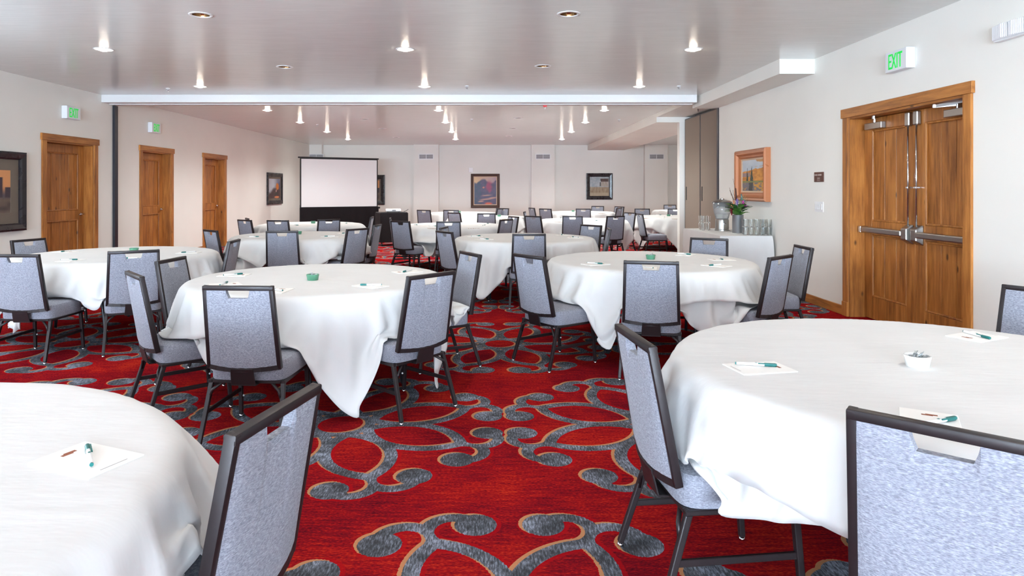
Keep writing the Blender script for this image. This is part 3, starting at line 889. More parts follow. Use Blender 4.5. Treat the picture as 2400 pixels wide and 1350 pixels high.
# projector cart
t = tag(empty('projector_cart', (-2.55, 16.75, 0), math.radians(24)), 'black skirted projector cart on wheels before the screen', 'cart')
MB().box(-.34, .34, -.26, .26, .80, .83).bevel(.004, 1).build('top', 'black', t)
MB().box(-.32, .32, -.24, .24, .10, .12).build('shelf', 'black', t)
for sx in (-1, 1):
    for sy in (-1, 1):
        MB().box(sx * .31 - .015, sx * .31 + .015, sy * .23 - .015, sy * .23 + .015, .08, .80).build('post', 'black', t)
        w_ = MB().lathe([(0, -.012), (.038, -.012), (.04, 0), (.038, .012), (0, .012)], 14)
        for v in w_.bm.verts: v.co = Vector((sx * .31 + v.co.z, sy * .23 + v.co.x, .04 + v.co.y))
        w_.build('caster', 'black', t, 'auto')
pleated(MB(), [(-.35, -.27), (.35, -.27), (.35, .27), (-.35, .27), (-.35, -.27)], .81, .09, .012, .05).build('skirt', 'drape', t, True)
t = tag(empty('projector', (-2.50, 16.72, .83), math.radians(10)), 'white projector sitting on the black cart', 'projector')
MB().box(-.19, .19, -.14, .14, .015, .085).bevel(.02, 3).build('body', 'white', t, 'auto')
MB().tube([(-.08, .13, .05), (-.08, .17, .05)], .035, 14).build('lens', 'black', t, 'auto')
MB().box(-.03, .06, -.145, -.139, .03, .06).build('vent', 'vent_dark', t)
for sx in (-1, 1): MB().tube([(sx * .14, -.08, 0), (sx * .14, -.08, .02)], .014, 8).build('foot', 'black', t)
mb = MB().tube([(.24, 0, .012), (.30, -.02, .03), (.35, 0, .07)], .006, 6)
tag(mb.build('cable', 'black'), 'short black cable curling beside the projector', 'cable').location = (-2.48, 16.78, .83)

# ------------------------------------------------------------------ furniture layout
R_T, Z_T = 0.915, 0.745
def pix(x, y, z):
    D = F * (CH - z) / (y - HY)
    return Vector(((x - HX) * D / F, D, z))
TABLES = {  # centre, corner angle of upper cloth, of lower cloth, phrase
    'T1': ((-1.671, 1.37), -50, -42, 'near left table'),
    'T2': ((1.640, 2.49), -108, -82, 'near right table'),
    'T3': ((-1.294, 4.96), -66, -18, 'central table'),
    'T4': ((1.450, 6.14), -122, -68, 'right-hand table'),
    'T5': ((-3.780, 6.72), -56, -110, 'left wall table'),
    'T6': ((-2.740, 9.45), -80, -35, 'second-row left table'),
    'T7': ((0.430, 8.98), -122, -75, 'second-row middle table'),
    'T8': ((-3.400, 12.45), -60, -100, 'screen-side table'),
    'T9': ((-0.730, 12.15), -64, -110, 'third-row middle table'),
    'T10': ((1.930, 14.2), -40, -85, 'third-row right table'),
    'TB': ((-0.100, 15.6), -70, -30, 'fourth-row middle table'),
    'TA': ((-0.830, 18.3), -50, -95, 'rear left table'),
    'T11': ((4.200, 15.8), -95, -55, 'post-side table'),
    'T13': ((2.520, 18.9), -60, -105, 'rear middle table'),
    'T14': ((5.800, 20.2), -60, -15, 'rear right table'),
}
CHAIRS = [  # table, back-top pixel (or world xy), facing override, description
    ('T1', (654, 952), (-.974, .22), 'on the right of the near left table'),
    ('T2', (1537, 783), (.99, .11), 'on the aisle side of the near right table'),
    ('T2', (2213, 1000), (.667, .744), 'nearest the camera at the near right table'),
    ('T2', (2452, 677), (-.86, -.5), 'at right edge beyond the near right table'),
    ('T3', (558, 670), (.06, 1), 'facing away at front of the central table'),
    ('T3', (1012, 641), (-.74, .67), 'at front right of the central table'),
    ('T3', (1103, 592), None, 'at rear right of the central table'),
    ('T3', (314, 641), None, 'seen side-on left of the central table'),
    ('T3', (400, 606), None, 'at rear left of the central table'),
    ('T4', (1526, 612), None, 'facing away at front of the right-hand table'),
    ('T4', (1239, 598), None, 'at left of the right-hand table'),
    ('T4', (1830, 600), None, 'at front right of the right-hand table'),
    ('T4', (1884, 577), (-1, .06), 'nearest the wall at the right-hand table'),
    ('T4', (1662, 558), (-.5, -.87), 'behind the right-hand table before the water station'),
    ('T5', (36, 596), (.03, 1), 'at left front of the left wall table'),
    ('T5', (96, 561), None, 'by the first door behind the left wall table'),
    ('T5', (314, 587), (-.5, .87), 'facing away at front of the left wall table'),
    ('T5', (531, 563), None, 'at right end of the left wall table'),
    ('T6', (493, 539), None, 'at left of the second-row left table'),
    ('T6', (662, 541), None, 'facing away at the second-row left table'),
    ('T6', (824, 535), None, 'at front right of the second-row left table'),
    ('T6', (864, 527), (-1, .1), 'edge-on at right of the second-row left table'),
    ('T7', (1240, 548), None, 'facing away at the second-row middle table'),
    ('T7', (1041, 542), None, 'at front left of the second-row middle table'),
    ('T7', (1044, 532), None, 'at rear left of the second-row middle table'),
    ('T7', (1386, 527), (-.75, -.66), 'at rear right of the second-row middle table'),
    ('T7', (1412, 535), (-1, .1), 'edge-on at right of the second-row middle table'),
    ('T8', (651, 516), None, 'front left of the screen-side table'),
    ('T8', (771, 514), None, 'front right of the screen-side table'),
    ('T8', (573, 515), None, 'leftmost of the screen-side table'),
    ('T8', (592, 511), None, 'second from left of the screen-side table'),
    ('T8', (870, 508), None, 'at right of the screen-side table'),
    ('T9', (1051, 519), None, 'facing away at the third-row middle table'),
    ('T9', (938, 518), None, 'at front left of the third-row middle table'),
    ('T9', (915, 511), None, 'beside the projector cart at left of its table'),
    ('T9', (1187, 514), None, 'at front right of the third-row middle table'),
    ('T9', (1204, 507), None, 'at rear right of the third-row middle table'),
    ('T10', (1342, 506), (.12, 1), 'facing away at the third-row right table'),
    ('T10', (1443, 506), None, 'at front right of the third-row right table'),
    ('T10', (1477, 498), None, 'at rear right of the third-row right table'),
    ('T10', (1249, 506), None, 'at front left of the third-row right table'),
    ('T10', (1229, 496), (.75, -.1), 'at rear left of the third-row right table'),
    ('T11', (1499, 501), (.99, .1), 'edge-on at left of the post-side table'),
    ('T11', (1505, 489), (-.1, -1), 'behind the post-side table at left'),
    ('T11', (1583, 489), (-.3, -1), 'behind the post-side table next to the post'),
    ('TB', (1140, 500), None, 'facing away at the fourth-row middle table'),
    ('TB', (1064, 498), None, 'at left of the fourth-row middle table'),
    ('TB', (1178, 488), (-.6, -1), 'behind the fourth-row middle table at right'),
    ('TA', (1057, 492), None, 'facing away at the rear left table'),
    ('TA', (993, 492), None, 'leftmost at the rear left table'),
    ('TA', (1147, 488), None, 'at right of the rear left table'),
    ('T13', (1367, 489), None, 'facing away at the rear middle table'),
    ('T13', (1278, 489), None, 'at front left of the rear middle table'),
    ('T13', (1246, 487), None, 'farther left at the rear middle table'),
    ('T13', (1441, 487), None, 'at right of the rear middle table'),
    ('T13', (1452, 484), None, 'rightmost at the rear middle table'),
    ('T13', (1401, 483), None, 'behind the rear middle table facing the camera'),
    ('T14', (1570, 480), (-.2, -1), 'behind the rear right table by the pilaster'),
]
BACK_Z, BACK_Y = 0.89, -0.29
placed = []
for (tb, p, d, who) in CHAIRS:
    w = pix(p[0], p[1], BACK_Z)
    c = TABLES[tb][0]
    if d is None: d = (c[0] - w.x, c[1] - w.y)
    d = Vector(d).normalized()
    org = Vector((w.x, w.y)) - d * BACK_Y
    # keep the chair clear of the table rim
    away = org - Vector(c)
    if away.length < .84: org = Vector(c) + away.normalized() * .84
    placed.append((tb, org, d, who))

# ------------------------------------------------------------------ tablecloth drape (position based cloth)
def drape(n, S, centers, rots, rt, zt, seats, inner=None, steps=110, iters=11):
    B = len(centers); h = S / (n - 1)
    g = np.linspace(-S / 2, S / 2, n)
    gx, gy = np.meshgrid(g, g, indexing='ij')
    P = np.zeros((B, n, n, 3), np.float32)
    for b in range(B):
        a = math.radians(rots[b]) - math.pi / 4
        P[b, ..., 0] = gx * math.cos(a) - gy * math.sin(a)
        P[b, ..., 1] = gx * math.sin(a) + gy * math.cos(a)
    r0 = np.hypot(P[..., 0], P[..., 1])
    P[..., 2] = zt + .004 - .35 * np.maximum(0, r0 - rt) + .012 * rng.standard_normal(P.shape[:3]) * (r0 > rt)
    P0 = P.copy()
    V = np.zeros_like(P)
    dt = 1 / 60
    def rel(a, b, rest, k):
        d = b - a
        L = np.sqrt((d * d).sum(-1, keepdims=True)) + 1e-9
        c = d * ((L - rest) / L * (0.5 * k))
        a += c; b -= c
    top = r0 < rt - .03
    for st in range(steps):
        Q = P.copy()
        V *= .965; V[..., 2] -= (5.5 * dt if st < steps - 6 else 0)
        if st >= steps - 6: V *= 0
        P += V * dt
        for it in range(iters if st < steps - 6 else 30):
            for s in (0, 1):
                m = (n - 1 - s) // 2 * 2
                rel(P[:, s:s + m:2], P[:, s + 1:s + 1 + m:2], h, 1.0)
                rel(P[:, :, s:s + m:2], P[:, :, s + 1:s + 1 + m:2], h, 1.0)
            if it % 2 == 0:
                for s in (0, 1):
                    m = (n - 1 - s) // 2 * 2
                    rel(P[:, s:s + m:2, :-1], P[:, s + 1:s + 1 + m:2, 1:], h * 1.41421, .35)
                    rel(P[:, s:s + m:2, 1:], P[:, s + 1:s + 1 + m:2, :-1], h * 1.41421, .35)
            if it % 3 == 0:
                rel2(P, n, h)
            # table
            P[top] = P0[top]
            r = np.sqrt(P[..., 0] ** 2 + P[..., 1] ** 2) + 1e-9
            below = (r < rt) & (P[..., 2] < zt)
            push_up = below & ((zt - P[..., 2]) < (rt - r) * 1.0)
            P[..., 2] = np.where(push_up, zt, P[..., 2])
            out = below & ~push_up
            f = np.where(out, rt / r, 1.0)
            P[..., 0] *= f; P[..., 1] *= f
        for b in range(B):
            for (ox, oy, dx, dy) in seats[b]:
                lx = (P[b, ..., 0] - ox) * dy - (P[b, ..., 1] - oy) * dx
                ly = (P[b, ..., 0] - ox) * dx + (P[b, ..., 1] - oy) * dy
                z = P[b, ..., 2]
                ins = (np.abs(lx) < .230) & (ly > -.20) & (ly < .25) & (z < .475) & (z > .30)
                P[b, ..., 2] = np.where(ins, .475, z)
                bk = (np.abs(lx) < .225) & (ly < -.165) & (ly > -.36) & (z > .30) & (z < .9)
                sh = np.where(bk, -.165 - ly, 0)
                P[b, ..., 0] += sh * dx; P[b, ..., 1] += sh * dy
                V[b][ins] *= .2
            if inner is not None:
                r = np.hypot(P[b, ..., 0], P[b, ..., 1]) + 1e-9
                th = ((np.arctan2(P[b, ..., 1], P[b, ..., 0]) / (2 * math.pi)) % 1 * 120).astype(int) % 120
                zi = np.clip((P[b, ..., 2] / .02).astype(int), 0, 49)
                need = inner[b][th, zi]
                f = np.where((r < need) & (P[b, ..., 2] < zt - .01) & (r > rt - .02), need / r, 1.0)
                f = np.minimum(f, 1 + .03 / r)
                P[b, ..., 0] *= f; P[b, ..., 1] *= f
        P[..., 2] = np.maximum(P[..., 2], .006)
        V = (P - Q) / dt
        sp = np.sqrt((V * V).sum(-1, keepdims=True)); V *= np.minimum(1, 4.0 / (sp + 1e-9))
    return P
def rel2(P, n, h):
    """weak bending springs over two cells"""
    k = .035
    for ax in (1, 2):
        a = P[:, :-2] if ax == 1 else P[:, :, :-2]
        b = P[:, 2:] if ax == 1 else P[:, :, 2:]
        d = b - a
        L = np.sqrt((d * d).sum(-1, keepdims=True)) + 1e-9
        c = d * ((L - 2 * h) / L * (.25 * k))
        if ax == 1: P[:, :-2] += c; P[:, 2:] -= c
        else: P[:, :, :-2] += c; P[:, :, 2:] -= c
def radial_map(P):
    out = np.zeros((P.shape[0], 120, 50), np.float32)
    for b in range(P.shape[0]):
        r = np.hypot(P[b, ..., 0], P[b, ..., 1]).ravel()
        th = ((np.arctan2(P[b, ..., 1], P[b, ..., 0]) / (2 * math.pi)) % 1 * 120).astype(int).ravel() % 120
        zi = np.clip((P[b, ..., 2] / .02).astype(int), 0, 49).ravel()
        np.maximum.at(out[b], (th, zi), r + .010)
        m = out[b]
        e = np.maximum(np.maximum(np.roll(m, 1, 0), np.roll(m, -1, 0)), m)
        e[:, 1:-1] = np.maximum(np.maximum(e[:, :-2], e[:, 2:]), e[:, 1:-1])
        out[b] = e
    return out
S_CLOTH = 2.286
near = ['T1', 'T2', 'T3', 'T4', 'T5', 'T7']
far = [k for k in TABLES if k not in near]
CLOTH = {}
for keys, n in ((near, 61), (far, 37)):
    cs = [TABLES[k][0] for k in keys]
    seats = [[(o.x - TABLES[k][0][0], o.y - TABLES[k][0][1], d.x, d.y) for (tb, o, d, w) in placed if tb == k] for k in keys]
    lowP = drape(n, S_CLOTH, cs, [TABLES[k][2] for k in keys], R_T + .008, Z_T + .006, seats)
    upP = drape(n, S_CLOTH, cs, [TABLES[k][1] for k in keys], R_T + .016, Z_T + .012, seats, radial_map(lowP))
    for i, k in enumerate(keys): CLOTH[k] = (lowP[i], upP[i])

def cloth_obj(name, P, loc, label, fine):
    n = P.shape[0]
    idx = np.arange(n * n).reshape(n, n)
    Fq = np.stack([idx[:-1, :-1], idx[1:, :-1], idx[1:, 1:], idx[:-1, 1:]], -1).reshape(-1, 4)
    me = bpy.data.meshes.new(name); me.from_pydata(P.reshape(-1, 3).tolist(), [], Fq.tolist())
    o = link(name, me, 'linen', None, True)
    o.location = (loc[0], loc[1], 0)
    s = o.modifiers.new('subdivision', 'SUBSURF'); s.levels = 1; s.render_levels = 1
    so = o.modifiers.new('thickness', 'SOLIDIFY'); so.thickness = .002; so.offset = 0
    return tag(o, label, 'tablecloth', 'white linen tablecloths')

# table prototype
def build_table():
    t = empty('round_table')
    MB().lathe([(0, Z_T - .022), (R_T - .004, Z_T - .022), (R_T, Z_T - .014), (R_T, Z_T - .004), (R_T - .004, Z_T), (0, Z_T)], 56).build('tabletop', 'plywood', t)
    for sx in (-1, 1):
        for sy in (-1, 1):
            MB().tube([(sx * .42, sy * .36, Z_T - .022), (sx * .47, sy * .36, .35), (sx * .52, sy * .36, .16), (sx * .55, sy * .36, .012)], .014, 8).build('leg', 'dark_leg', t, True)
        MB().tube([(sx * .475, -.36, .33), (sx * .475, .36, .33)], .011, 8).build('crossbar', 'dark_leg', t, True)
        MB().tube([(sx * .45, 0, .33), (sx * .08, 0, Z_T - .03)], .009, 8).build('brace', 'dark_leg', t, True)
    return t
t0 = None
for k, (c, a1, a2, who) in TABLES.items():
    if t0 is None: o = t0 = build_table()
    else: o = copy_tree(t0)
    o.location = (c[0], c[1], 0); o.rotation_euler = (0, 0, math.radians(a1 + 20))
    tag(o, 'round folding table under white cloths, the ' + who, 'table', 'round banquet tables')
    cloth_obj('lower_tablecloth', CLOTH[k][0], c, 'lower white square cloth hanging on the ' + who, k in near)
    cloth_obj('upper_tablecloth', CLOTH[k][1], c, 'upper white square cloth laid over the ' + who, k in near)

# ------------------------------------------------------------------ chairs
def build_chair():
    """faces +y; seat centre near origin"""
    t = empty('banquet_chair')
    def bk(z): return -.198 + (BACK_Y + .198) * (z - .40) / (BACK_Z - .40)      # centre line of the back
    hw_t, hw_b = .197, .212
    def hw(z): return hw_b + (hw_t - hw_b) * (z - .40) / .49
    zb, zt = .418, .89
    # back frame: posts, top rail, bowed bottom rail
    mb = MB()
    for s in (-1, 1):
        mb.bar((s * (hw_b - .012), bk(zb), zb), (s * (hw_t - .012), bk(zt), zt), .024, .030, (1, 0, 0))
    mb.bar((-hw_t + .0, bk(zt - .0125), zt - .0125), (hw_t, bk(zt - .0125), zt - .0125), .025, .032, (0, 0, 1))
    mb.bevel(.004, 2)
    bow = lambda u: -.030 * (1 - u * u)
    N = 8
    us = [-1 + 2 * i / N for i in range(N + 1)]
    for a, b in zip(us, us[1:]):
        mb.bar((a * (hw_b - .012), bk(zb + .012) + bow(a), zb + .012 - .012 * (1 - a * a)), (b * (hw_b - .012), bk(zb + .012) + bow(b), zb + .012 - .012 * (1 - b * b)), .026, .026, (0, 0, 1))
    mb.build('back_frame', 'frame', t, 'auto')
    # upholstered back panel with hand hole
    xs = [-1, -.9, -.7, -.5, -.40, -.375, -.35, -.33, -.30, -.27, -.12, .12, .27, .30, .33, .35, .375, .40, .5, .7, .9, 1]
    def notch(u):
        a = abs(u)
        if a >= .375: return 0
        if a >= .30: return .045 * (1 - ((a - .30) / .075)) ** .75
        return .045
    rows = 14
    def pt(i, j, side):
        u = xs[i]; w_ = hw(.64) - .022
        z_low = zb + .022 - .012 * (1 - u * u); z_top = zt - .024 - notch(u)
        f = j / rows
        z = z_low + (z_top - z_low) * f
        w_ = hw(z) - .020
        edge = min(1, (1 - abs(u)) / .1 + .0) * min(1, f * 14, (1 - f) * 14 + (.0))
        puff = .013 + .006 * min(1, edge)
        y = bk(z) + bow(u) * (1 - f) ** 1.3 + side * puff
        return (u * w_, y, z)
    bm = bmesh.new()
    G = {}
    for s in (-1, 1):
        for i in range(len(xs)):
            for j in range(rows + 1): G[s, i, j] = bm.verts.new(pt(i, j, s))
    for i in range(len(xs) - 1):
        for j in range(rows):
            bm.faces.new((G[1, i, j], G[1, i + 1, j], G[1, i + 1, j + 1], G[1, i, j + 1]))
            bm.faces.new((G[-1, i, j], G[-1, i, j + 1], G[-1, i + 1, j + 1], G[-1, i + 1, j]))
        for j in (0, rows):
            q = (G[1, i, j], G[1, i + 1, j], G[-1, i + 1, j], G[-1, i, j]); bm.faces.new(q)
    for j in range(rows):
        for i in (0, len(xs) - 1):
            bm.faces.new((G[1, i, j], G[1, i, j + 1], G[-1, i, j + 1], G[-1, i, j]))
    m2 = MB(); m2.bm.free(); m2.bm = bm
    m2.build('back_panel', 'fabric', t, 'auto')
    # bracket joining back and seat
    mb = MB()
    mb.bar((0, bk(.42) - .044, .425), (0, -.222, .330), .128, .008, (1, 0, 0), .14)
    mb.bar((0, -.222, .329), (0, -.10, .324), .14, .008, (1, 0, 0))
    mb.bevel(.002, 1).build('bracket', 'frame', t)
    # seat cushion
    bm = bmesh.new()
    n = 16; layers = [(.347, .985), (.357, 1.0), (.42, 1.0), (.440, .985), (.452, .95), (.459, .86), (.462, .6)]
    rings = []
    for (z, s) in layers:
        ring = []
        for k in range(4 * n):
            a = 2 * math.pi * k / (4 * n)
            ca, sa = math.cos(a), math.sin(a)
            e = 0.16
            x = math.copysign(abs(ca) ** (2 * e), ca); y = math.copysign(abs(sa) ** (2 * e), sa)
            wx = .228 - .010 * (1 - y) / 2
            ring.append(bm.verts.new((x * wx * s, .025 + y * .218 * s, z)))
        rings.append(ring)
    for A_, B_ in zip(rings, rings[1:]):
        for k in range(4 * n): bm.faces.new((A_[k], A_[(k + 1) % (4 * n)], B_[(k + 1) % (4 * n)], B_[k]))
    c_ = bm.verts.new((0, .025, .463))
    for k in range(4 * n): bm.faces.new((rings[-1][k], rings[-1][(k + 1) % (4 * n)], c_))
    bm.faces.new(rings[0][::-1])
    m2 = MB(); m2.bm.free(); m2.bm = bm
    m2.build('seat_cushion', 'fabric', t, 'auto')
    mb = MB()
    mb.box(-.222, -.197, -.185, .235, .328, .346).box(.197, .222, -.185, .235, .328, .346).box(-.197, .197, -.185, -.16, .328, .346).box(-.197, .197, .21, .235, .328, .346)
    mb.box(-.197, .197, -.16, .21, .338, .346)
    mb.bevel(.003, 1).build('seat_frame', 'frame', t)
    # legs, stretchers, glides
    for s in (-1, 1):
        rt_, rf = Vector((s * .205, -.165, .345)), Vector((s * .228, -.270, .014))
        ft, ff = Vector((s * .208, .205, .345)), Vector((s * .216, .232, .014))
        for a, b, nm in ((rt_, rf, 'rear'), (ft, ff, 'front')):
            leg = MB().bar(a, b, .025, .026, (1, 0, 0), .023, .023).bevel(.004, 2).build('leg', 'frame', t)
            MB().lathe([(0, 0), (.0125, 0), (.013, .006), (.010, .014), (0, .014)], 12, (b.x, b.y, 0)).build('glide', 'chrome', leg, True)
            if nm == 'front':
                MB().ball((b.x - s * .015, b.y - .003, .13), .007, 8, 5).build('bumper', 'white', leg, True)
        q0 = rt_ + (rf - rt_) * .52; q1 = ft + (ff - ft) * .52
        MB().bar(q0, q1, .014, .024, (1, 0, 0)).bevel(.002, 1).build('stretcher', 'frame', t)
        q = rt_ + (rf - rt_) * .32
        MB().tube([q - Vector((s * .006, 0, 0)), q + Vector((-s * .022, 0, .055)), Vector((s * .13, -.165, .338))], .009, 6).build('corner_brace', 'frame', t, True)
    return t
ch0 = None
for (tb, org, d, who) in placed:
    if ch0 is None: o = ch0 = build_chair()
    else: o = copy_tree(ch0)
    o.location = (org.x, org.y, 0)
    o.rotation_euler = (0, 0, math.atan2(-d.x, d.y))
    tag(o, 'grey upholstered banquet chair ' + who, 'chair', 'grey banquet chairs')

# ------------------------------------------------------------------ notepads, pens, ramekins
Z_C = Z_T + .015
def build_pad():
    o = MB().box(-.0725, .0725, -.107, .107, 0, .004).bevel(.0008, 1).build('notepad', 'paper')
    m = MB()
    m.box(-.008, .022, .066, .076, .0041, .0045).box(-.018, .010, .060, .070, .0041, .0046)
    m.build('emblem', 'logo', o)
    MB().box(-.035, .035, -.096, -.093, .0041, .0044).build('printed_line', 'print', o)
    return o
def build_pen():
    t = empty('pen')
    def horiz(m, dz=.0065):
        for v in m.bm.verts: v.co = Vector((v.co.x, v.co.z, v.co.y + dz))
        return m
    horiz(MB().lathe([(0, -.07), (.0048, -.07), (.0055, -.066), (.0058, .03), (0, .03)], 12)).build('barrel', 'white', t, 'auto')
    horiz(MB().lathe([(.0061, .028), (.0064, .03), (.0064, .066), (.005, .071), (0, .0715)], 12)).build('cap', 'teal', t, 'auto')
    horiz(MB().lathe([(0, -.0735), (.0045, -.0735), (.0049, -.0695), (0, -.0695)], 12)).build('end_plug', 'teal', t, 'auto')
    MB().box(.004, .0075, .006, .06, .009, .0125).build('clip', 'teal', t)
    MB().box(-.003, .003, -.004, .004, .0122, .0126).build('printed_mark', 'teal', t)
    return t
pad0 = pen0 = None
PEN = {0: (35, .02), 1: (-82, -.02), 2: (-38, .02), 3: (70, 0)}
for i, (tb, org, d, who) in enumerate(placed):
    if tb in ('T14', 'T13', 'TA'): continue
    c = Vector(TABLES[tb][0])
    out = (org - c).normalized()
    pos = c + out * (.64 + .05 * random.random()) + Vector((-out.y, out.x)) * (random.random() - .5) * .10
    yaw = math.atan2(-d.x, d.y) + (random.random() - .5) * .35
    if i == 0: pos, yaw = Vector((-.985, 1.615)), math.atan2(.92, .39)
    if i == 1: pos, yaw = Vector((.975, 2.435)), math.atan2(-.98, .19)
    if i == 2: pos, yaw = Vector((1.225, 1.865)), math.atan2(-.5, .85)
    if pad0 is None: o = pad0 = build_pad()
    else: o = copy_tree(pad0)
    o.location = (pos.x, pos.y, Z_C + .002); o.rotation_euler = (0, 0, yaw)
    tag(o, 'white notepad set out before the chair ' + who, 'notepad', 'white notepads')
    if pen0 is None: p = pen0 = build_pen()
    else: p = copy_tree(pen0)
    pa = PEN[i][0] if i in PEN else random.choice((-60, -75, 60, 80, 40))
    off = Vector((math.cos(yaw), math.sin(yaw))) * (PEN[i][1] if i in PEN else (random.random() - .5) * .04)
    p.location = (pos.x + off.x, pos.y + off.y, Z_C + .0062)
    p.rotation_euler = (0, 0, yaw + math.radians(pa))
    if i == 0: p.rotation_euler = (0, 0, math.atan2(.09, .13)); p.location = (-.982, 1.62, Z_C + .0062)
    if i == 1: p.rotation_euler = (0, 0, math.radians(-102))
    tag(p, 'green-capped pen lying before the chair ' + who, 'pen', 'green-capped pens')
def build_ramekin(mat):
    t = empty('ramekin')
    n = 40; prof = [(0, .0), (.034, 0), (.037, .004), (.042, .032), (.045, .038), (.045, .044), (.041, .044), (.038, .036), (.034, .008), (0, .006)]
    m = MB(); rings = []
    for q, (r, z) in enumerate(prof):
        if r == 0: rings.append([m.bm.verts.new((0, 0, z))]); continue
        flute = .0012 if 1 <= q <= 3 else 0
        rings.append([m.bm.verts.new(((r + flute * (k % 2)) * math.cos(2 * math.pi * k / n), (r + flute * (k % 2)) * math.sin(2 * math.pi * k / n), z)) for k in range(n)])
    for A_, B_ in zip(rings, rings[1:]):
        for k in range(n):
            k1 = (k + 1) % n
            if len(A_) == 1: m.bm.faces.new((A_[0], B_[k1], B_[k]))
            elif len(B_) == 1: m.bm.faces.new((A_[k], A_[k1], B_[0]))
            else: m.bm.faces.new((A_[k], A_[k1], B_[k1], B_[k]))
    m.build('bowl', mat, t, 'auto')
    return t
def build_mint():
    m = MB().box(-.012, .012, -.008, .008, -.004, .004).bevel(.003, 1)
    for s in (-1, 1): m.bar((s * .011, 0, 0), (s * .02, 0, .002), .004, .002, (0, 1, 0), .016)
    return m.build('wrapped_mint', 'mint')
rk = {}; mint0 = None
for k, mat_, pos in (('T2', 'white_ceramic', (1.571, 2.463)), ('T3', 'green_ceramic', (-1.296, 4.79)), ('T4', 'green_ceramic', (1.47, 6.2)),
                     ('T5', 'green_ceramic', (-3.72, 6.9)), ('T6', 'green_ceramic', (-2.80, 9.6)), ('T8', 'green_ceramic', (-3.40, 12.6)),
                     ('TB', 'green_ceramic', (.15, 15.7)), ('TA', 'green_ceramic', (-.92, 18.3)), ('T13', 'green_ceramic', (2.28, 18.9)),
                     ('T11', 'green_ceramic', (4.2, 15.9))):
    if mat_ in rk: o = copy_tree(rk[mat_])
    else: o = rk[mat_] = build_ramekin(mat_)
    o.location = (pos[0], pos[1], Z_C)
    tag(o, ('white' if k == 'T2' else 'green') + ' fluted ramekin of mints on the ' + TABLES[k][3], 'ramekin', 'ramekins of mints')
    if k in ('T2', 'T3', 'T4'):
        for q in range(9):
            a = q * 2.4; rr = .006 + .0025 * q
            z_ = .020 + (.012 if q < 4 else .006) + .004 * (q % 3)
            if mint0 is None: mm = mint0 = build_mint()
            else: mm = mint0.copy(); COL.objects.link(mm)
            mm.location = (pos[0] + rr * math.cos(a), pos[1] + rr * math.sin(a), Z_C + z_ + (.006 if q < 3 else 0))
            mm.rotation_euler = (random.uniform(-.6, .6), random.uniform(-.8, .8), random.uniform(0, 6.28))
            tag(mm, 'silver-wrapped mint in the ramekin on the ' + TABLES[k][3], 'mint', 'mints in the ramekin on the ' + TABLES[k][3])

# ------------------------------------------------------------------ water station
BX0, BX1, BY0, BY1, BZ = 3.17, 3.90, 9.28, 11.05, .76
t = tag(empty('water_station_table', ((BX0 + BX1) / 2, (BY0 + BY1) / 2, 0)), 'rectangular table under white cloth by the right wall', 'table')
hx, hy = (BX1 - BX0) / 2, (BY1 - BY0) / 2
MB().box(-hx + .01, hx - .01, -hy + .01, hy - .01, BZ - .03, BZ - .004).build('tabletop', 'plywood', t)
for sx in (-1, 1):
    for sy in (-1, 1):
        MB().tube([(sx * (hx - .08), sy * (hy - .15), .01), (sx * (hx - .08), sy * (hy - .15), BZ - .03)], .014, 8).build('leg', 'dark_leg', t, True)
# fitted cloth: top plus gently folded sides to the floor
bm = bmesh.new()
per = []
def seg(a, b, n):
    for k in range(n): per.append((a[0] + (b[0] - a[0]) * k / n, a[1] + (b[1] - a[1]) * k / n))
seg((-hx, -hy), (hx, -hy), 24); seg((hx, -hy), (hx, hy), 40); seg((hx, hy), (-hx, hy), 24); seg((-hx, hy), (-hx, -hy), 40)
rings = []
for q, fz in enumerate((0, .004, .02, .1, .3, .6, .85, 1)):
    ring = []
    for i, (x_, y_) in enumerate(per):
        nrm = Vector((x_ / hx, y_ / hy)); e = max(abs(nrm.x), abs(nrm.y))
        ox = 1 if x_ / hx > .999 else -1 if x_ / hx < -.999 else 0; oy = 1 if y_ / hy > .999 else -1 if y_ / hy < -.999 else 0
        amp = .012 * fz * math.sin(i * .55) + .008 * fz * math.sin(i * 1.3 + 1) + .014 * min(1, fz * 6)
        ring.append(bm.verts.new((x_ + ox * amp, y_ + oy * amp, BZ - fz * (BZ - .012) + (0 if q else .0))))
    rings.append(ring)
for A_, B_ in zip(rings, rings[1:]):
    for k in range(len(per)): bm.faces.new((A_[k], A_[(k + 1) % len(per)], B_[(k + 1) % len(per)], B_[k]))
bm.faces.new(rings[0])
m2 = MB(); m2.bm.free(); m2.bm = bm
o = tag(m2.build('buffet_tablecloth', 'linen', None, 'auto'), 'white floor-length cloth over the water station table', 'tablecloth')
o.location = t.location
def station(name, x, y, label, cat, group=None):
    return tag(empty(name, (x, y, BZ)), label, cat, group)
# dispenser
t = station('water_dispenser', 3.60, 10.45, 'glass water dispenser on a steel base with steel lid', 'water dispenser')
MB().lathe([(0, 0), (.112, 0), (.112, .018), (.104, .024), (.102, .17), (.098, .18), (0, .18)], 32).build('base', 'steel', t, 'auto')
MB().lathe([(.09, .18), (.10, .20), (.128, .30), (.146, .445), (.141, .445), (.123, .30), (.095, .205), (.085, .188), (0, .186)], 32).build('glass_bowl', 'frosted', t, True)
MB().lathe([(0, .19), (.088, .192), (.096, .207), (.112, .27), (0, .27)], 28).build('iced_water', 'water', t, 'auto')
MB().lathe([(.15, .445), (.152, .452), (.11, .475), (.05, .488), (.035, .49), (.034, .502), (.02, .508), (0, .508)], 32).build('lid', 'steel', t, 'auto')
MB().tube([(0, -.10, .12), (0, -.15, .12), (0, -.155, .09)], .012, 8).build('spigot', 'chrome', t, True)
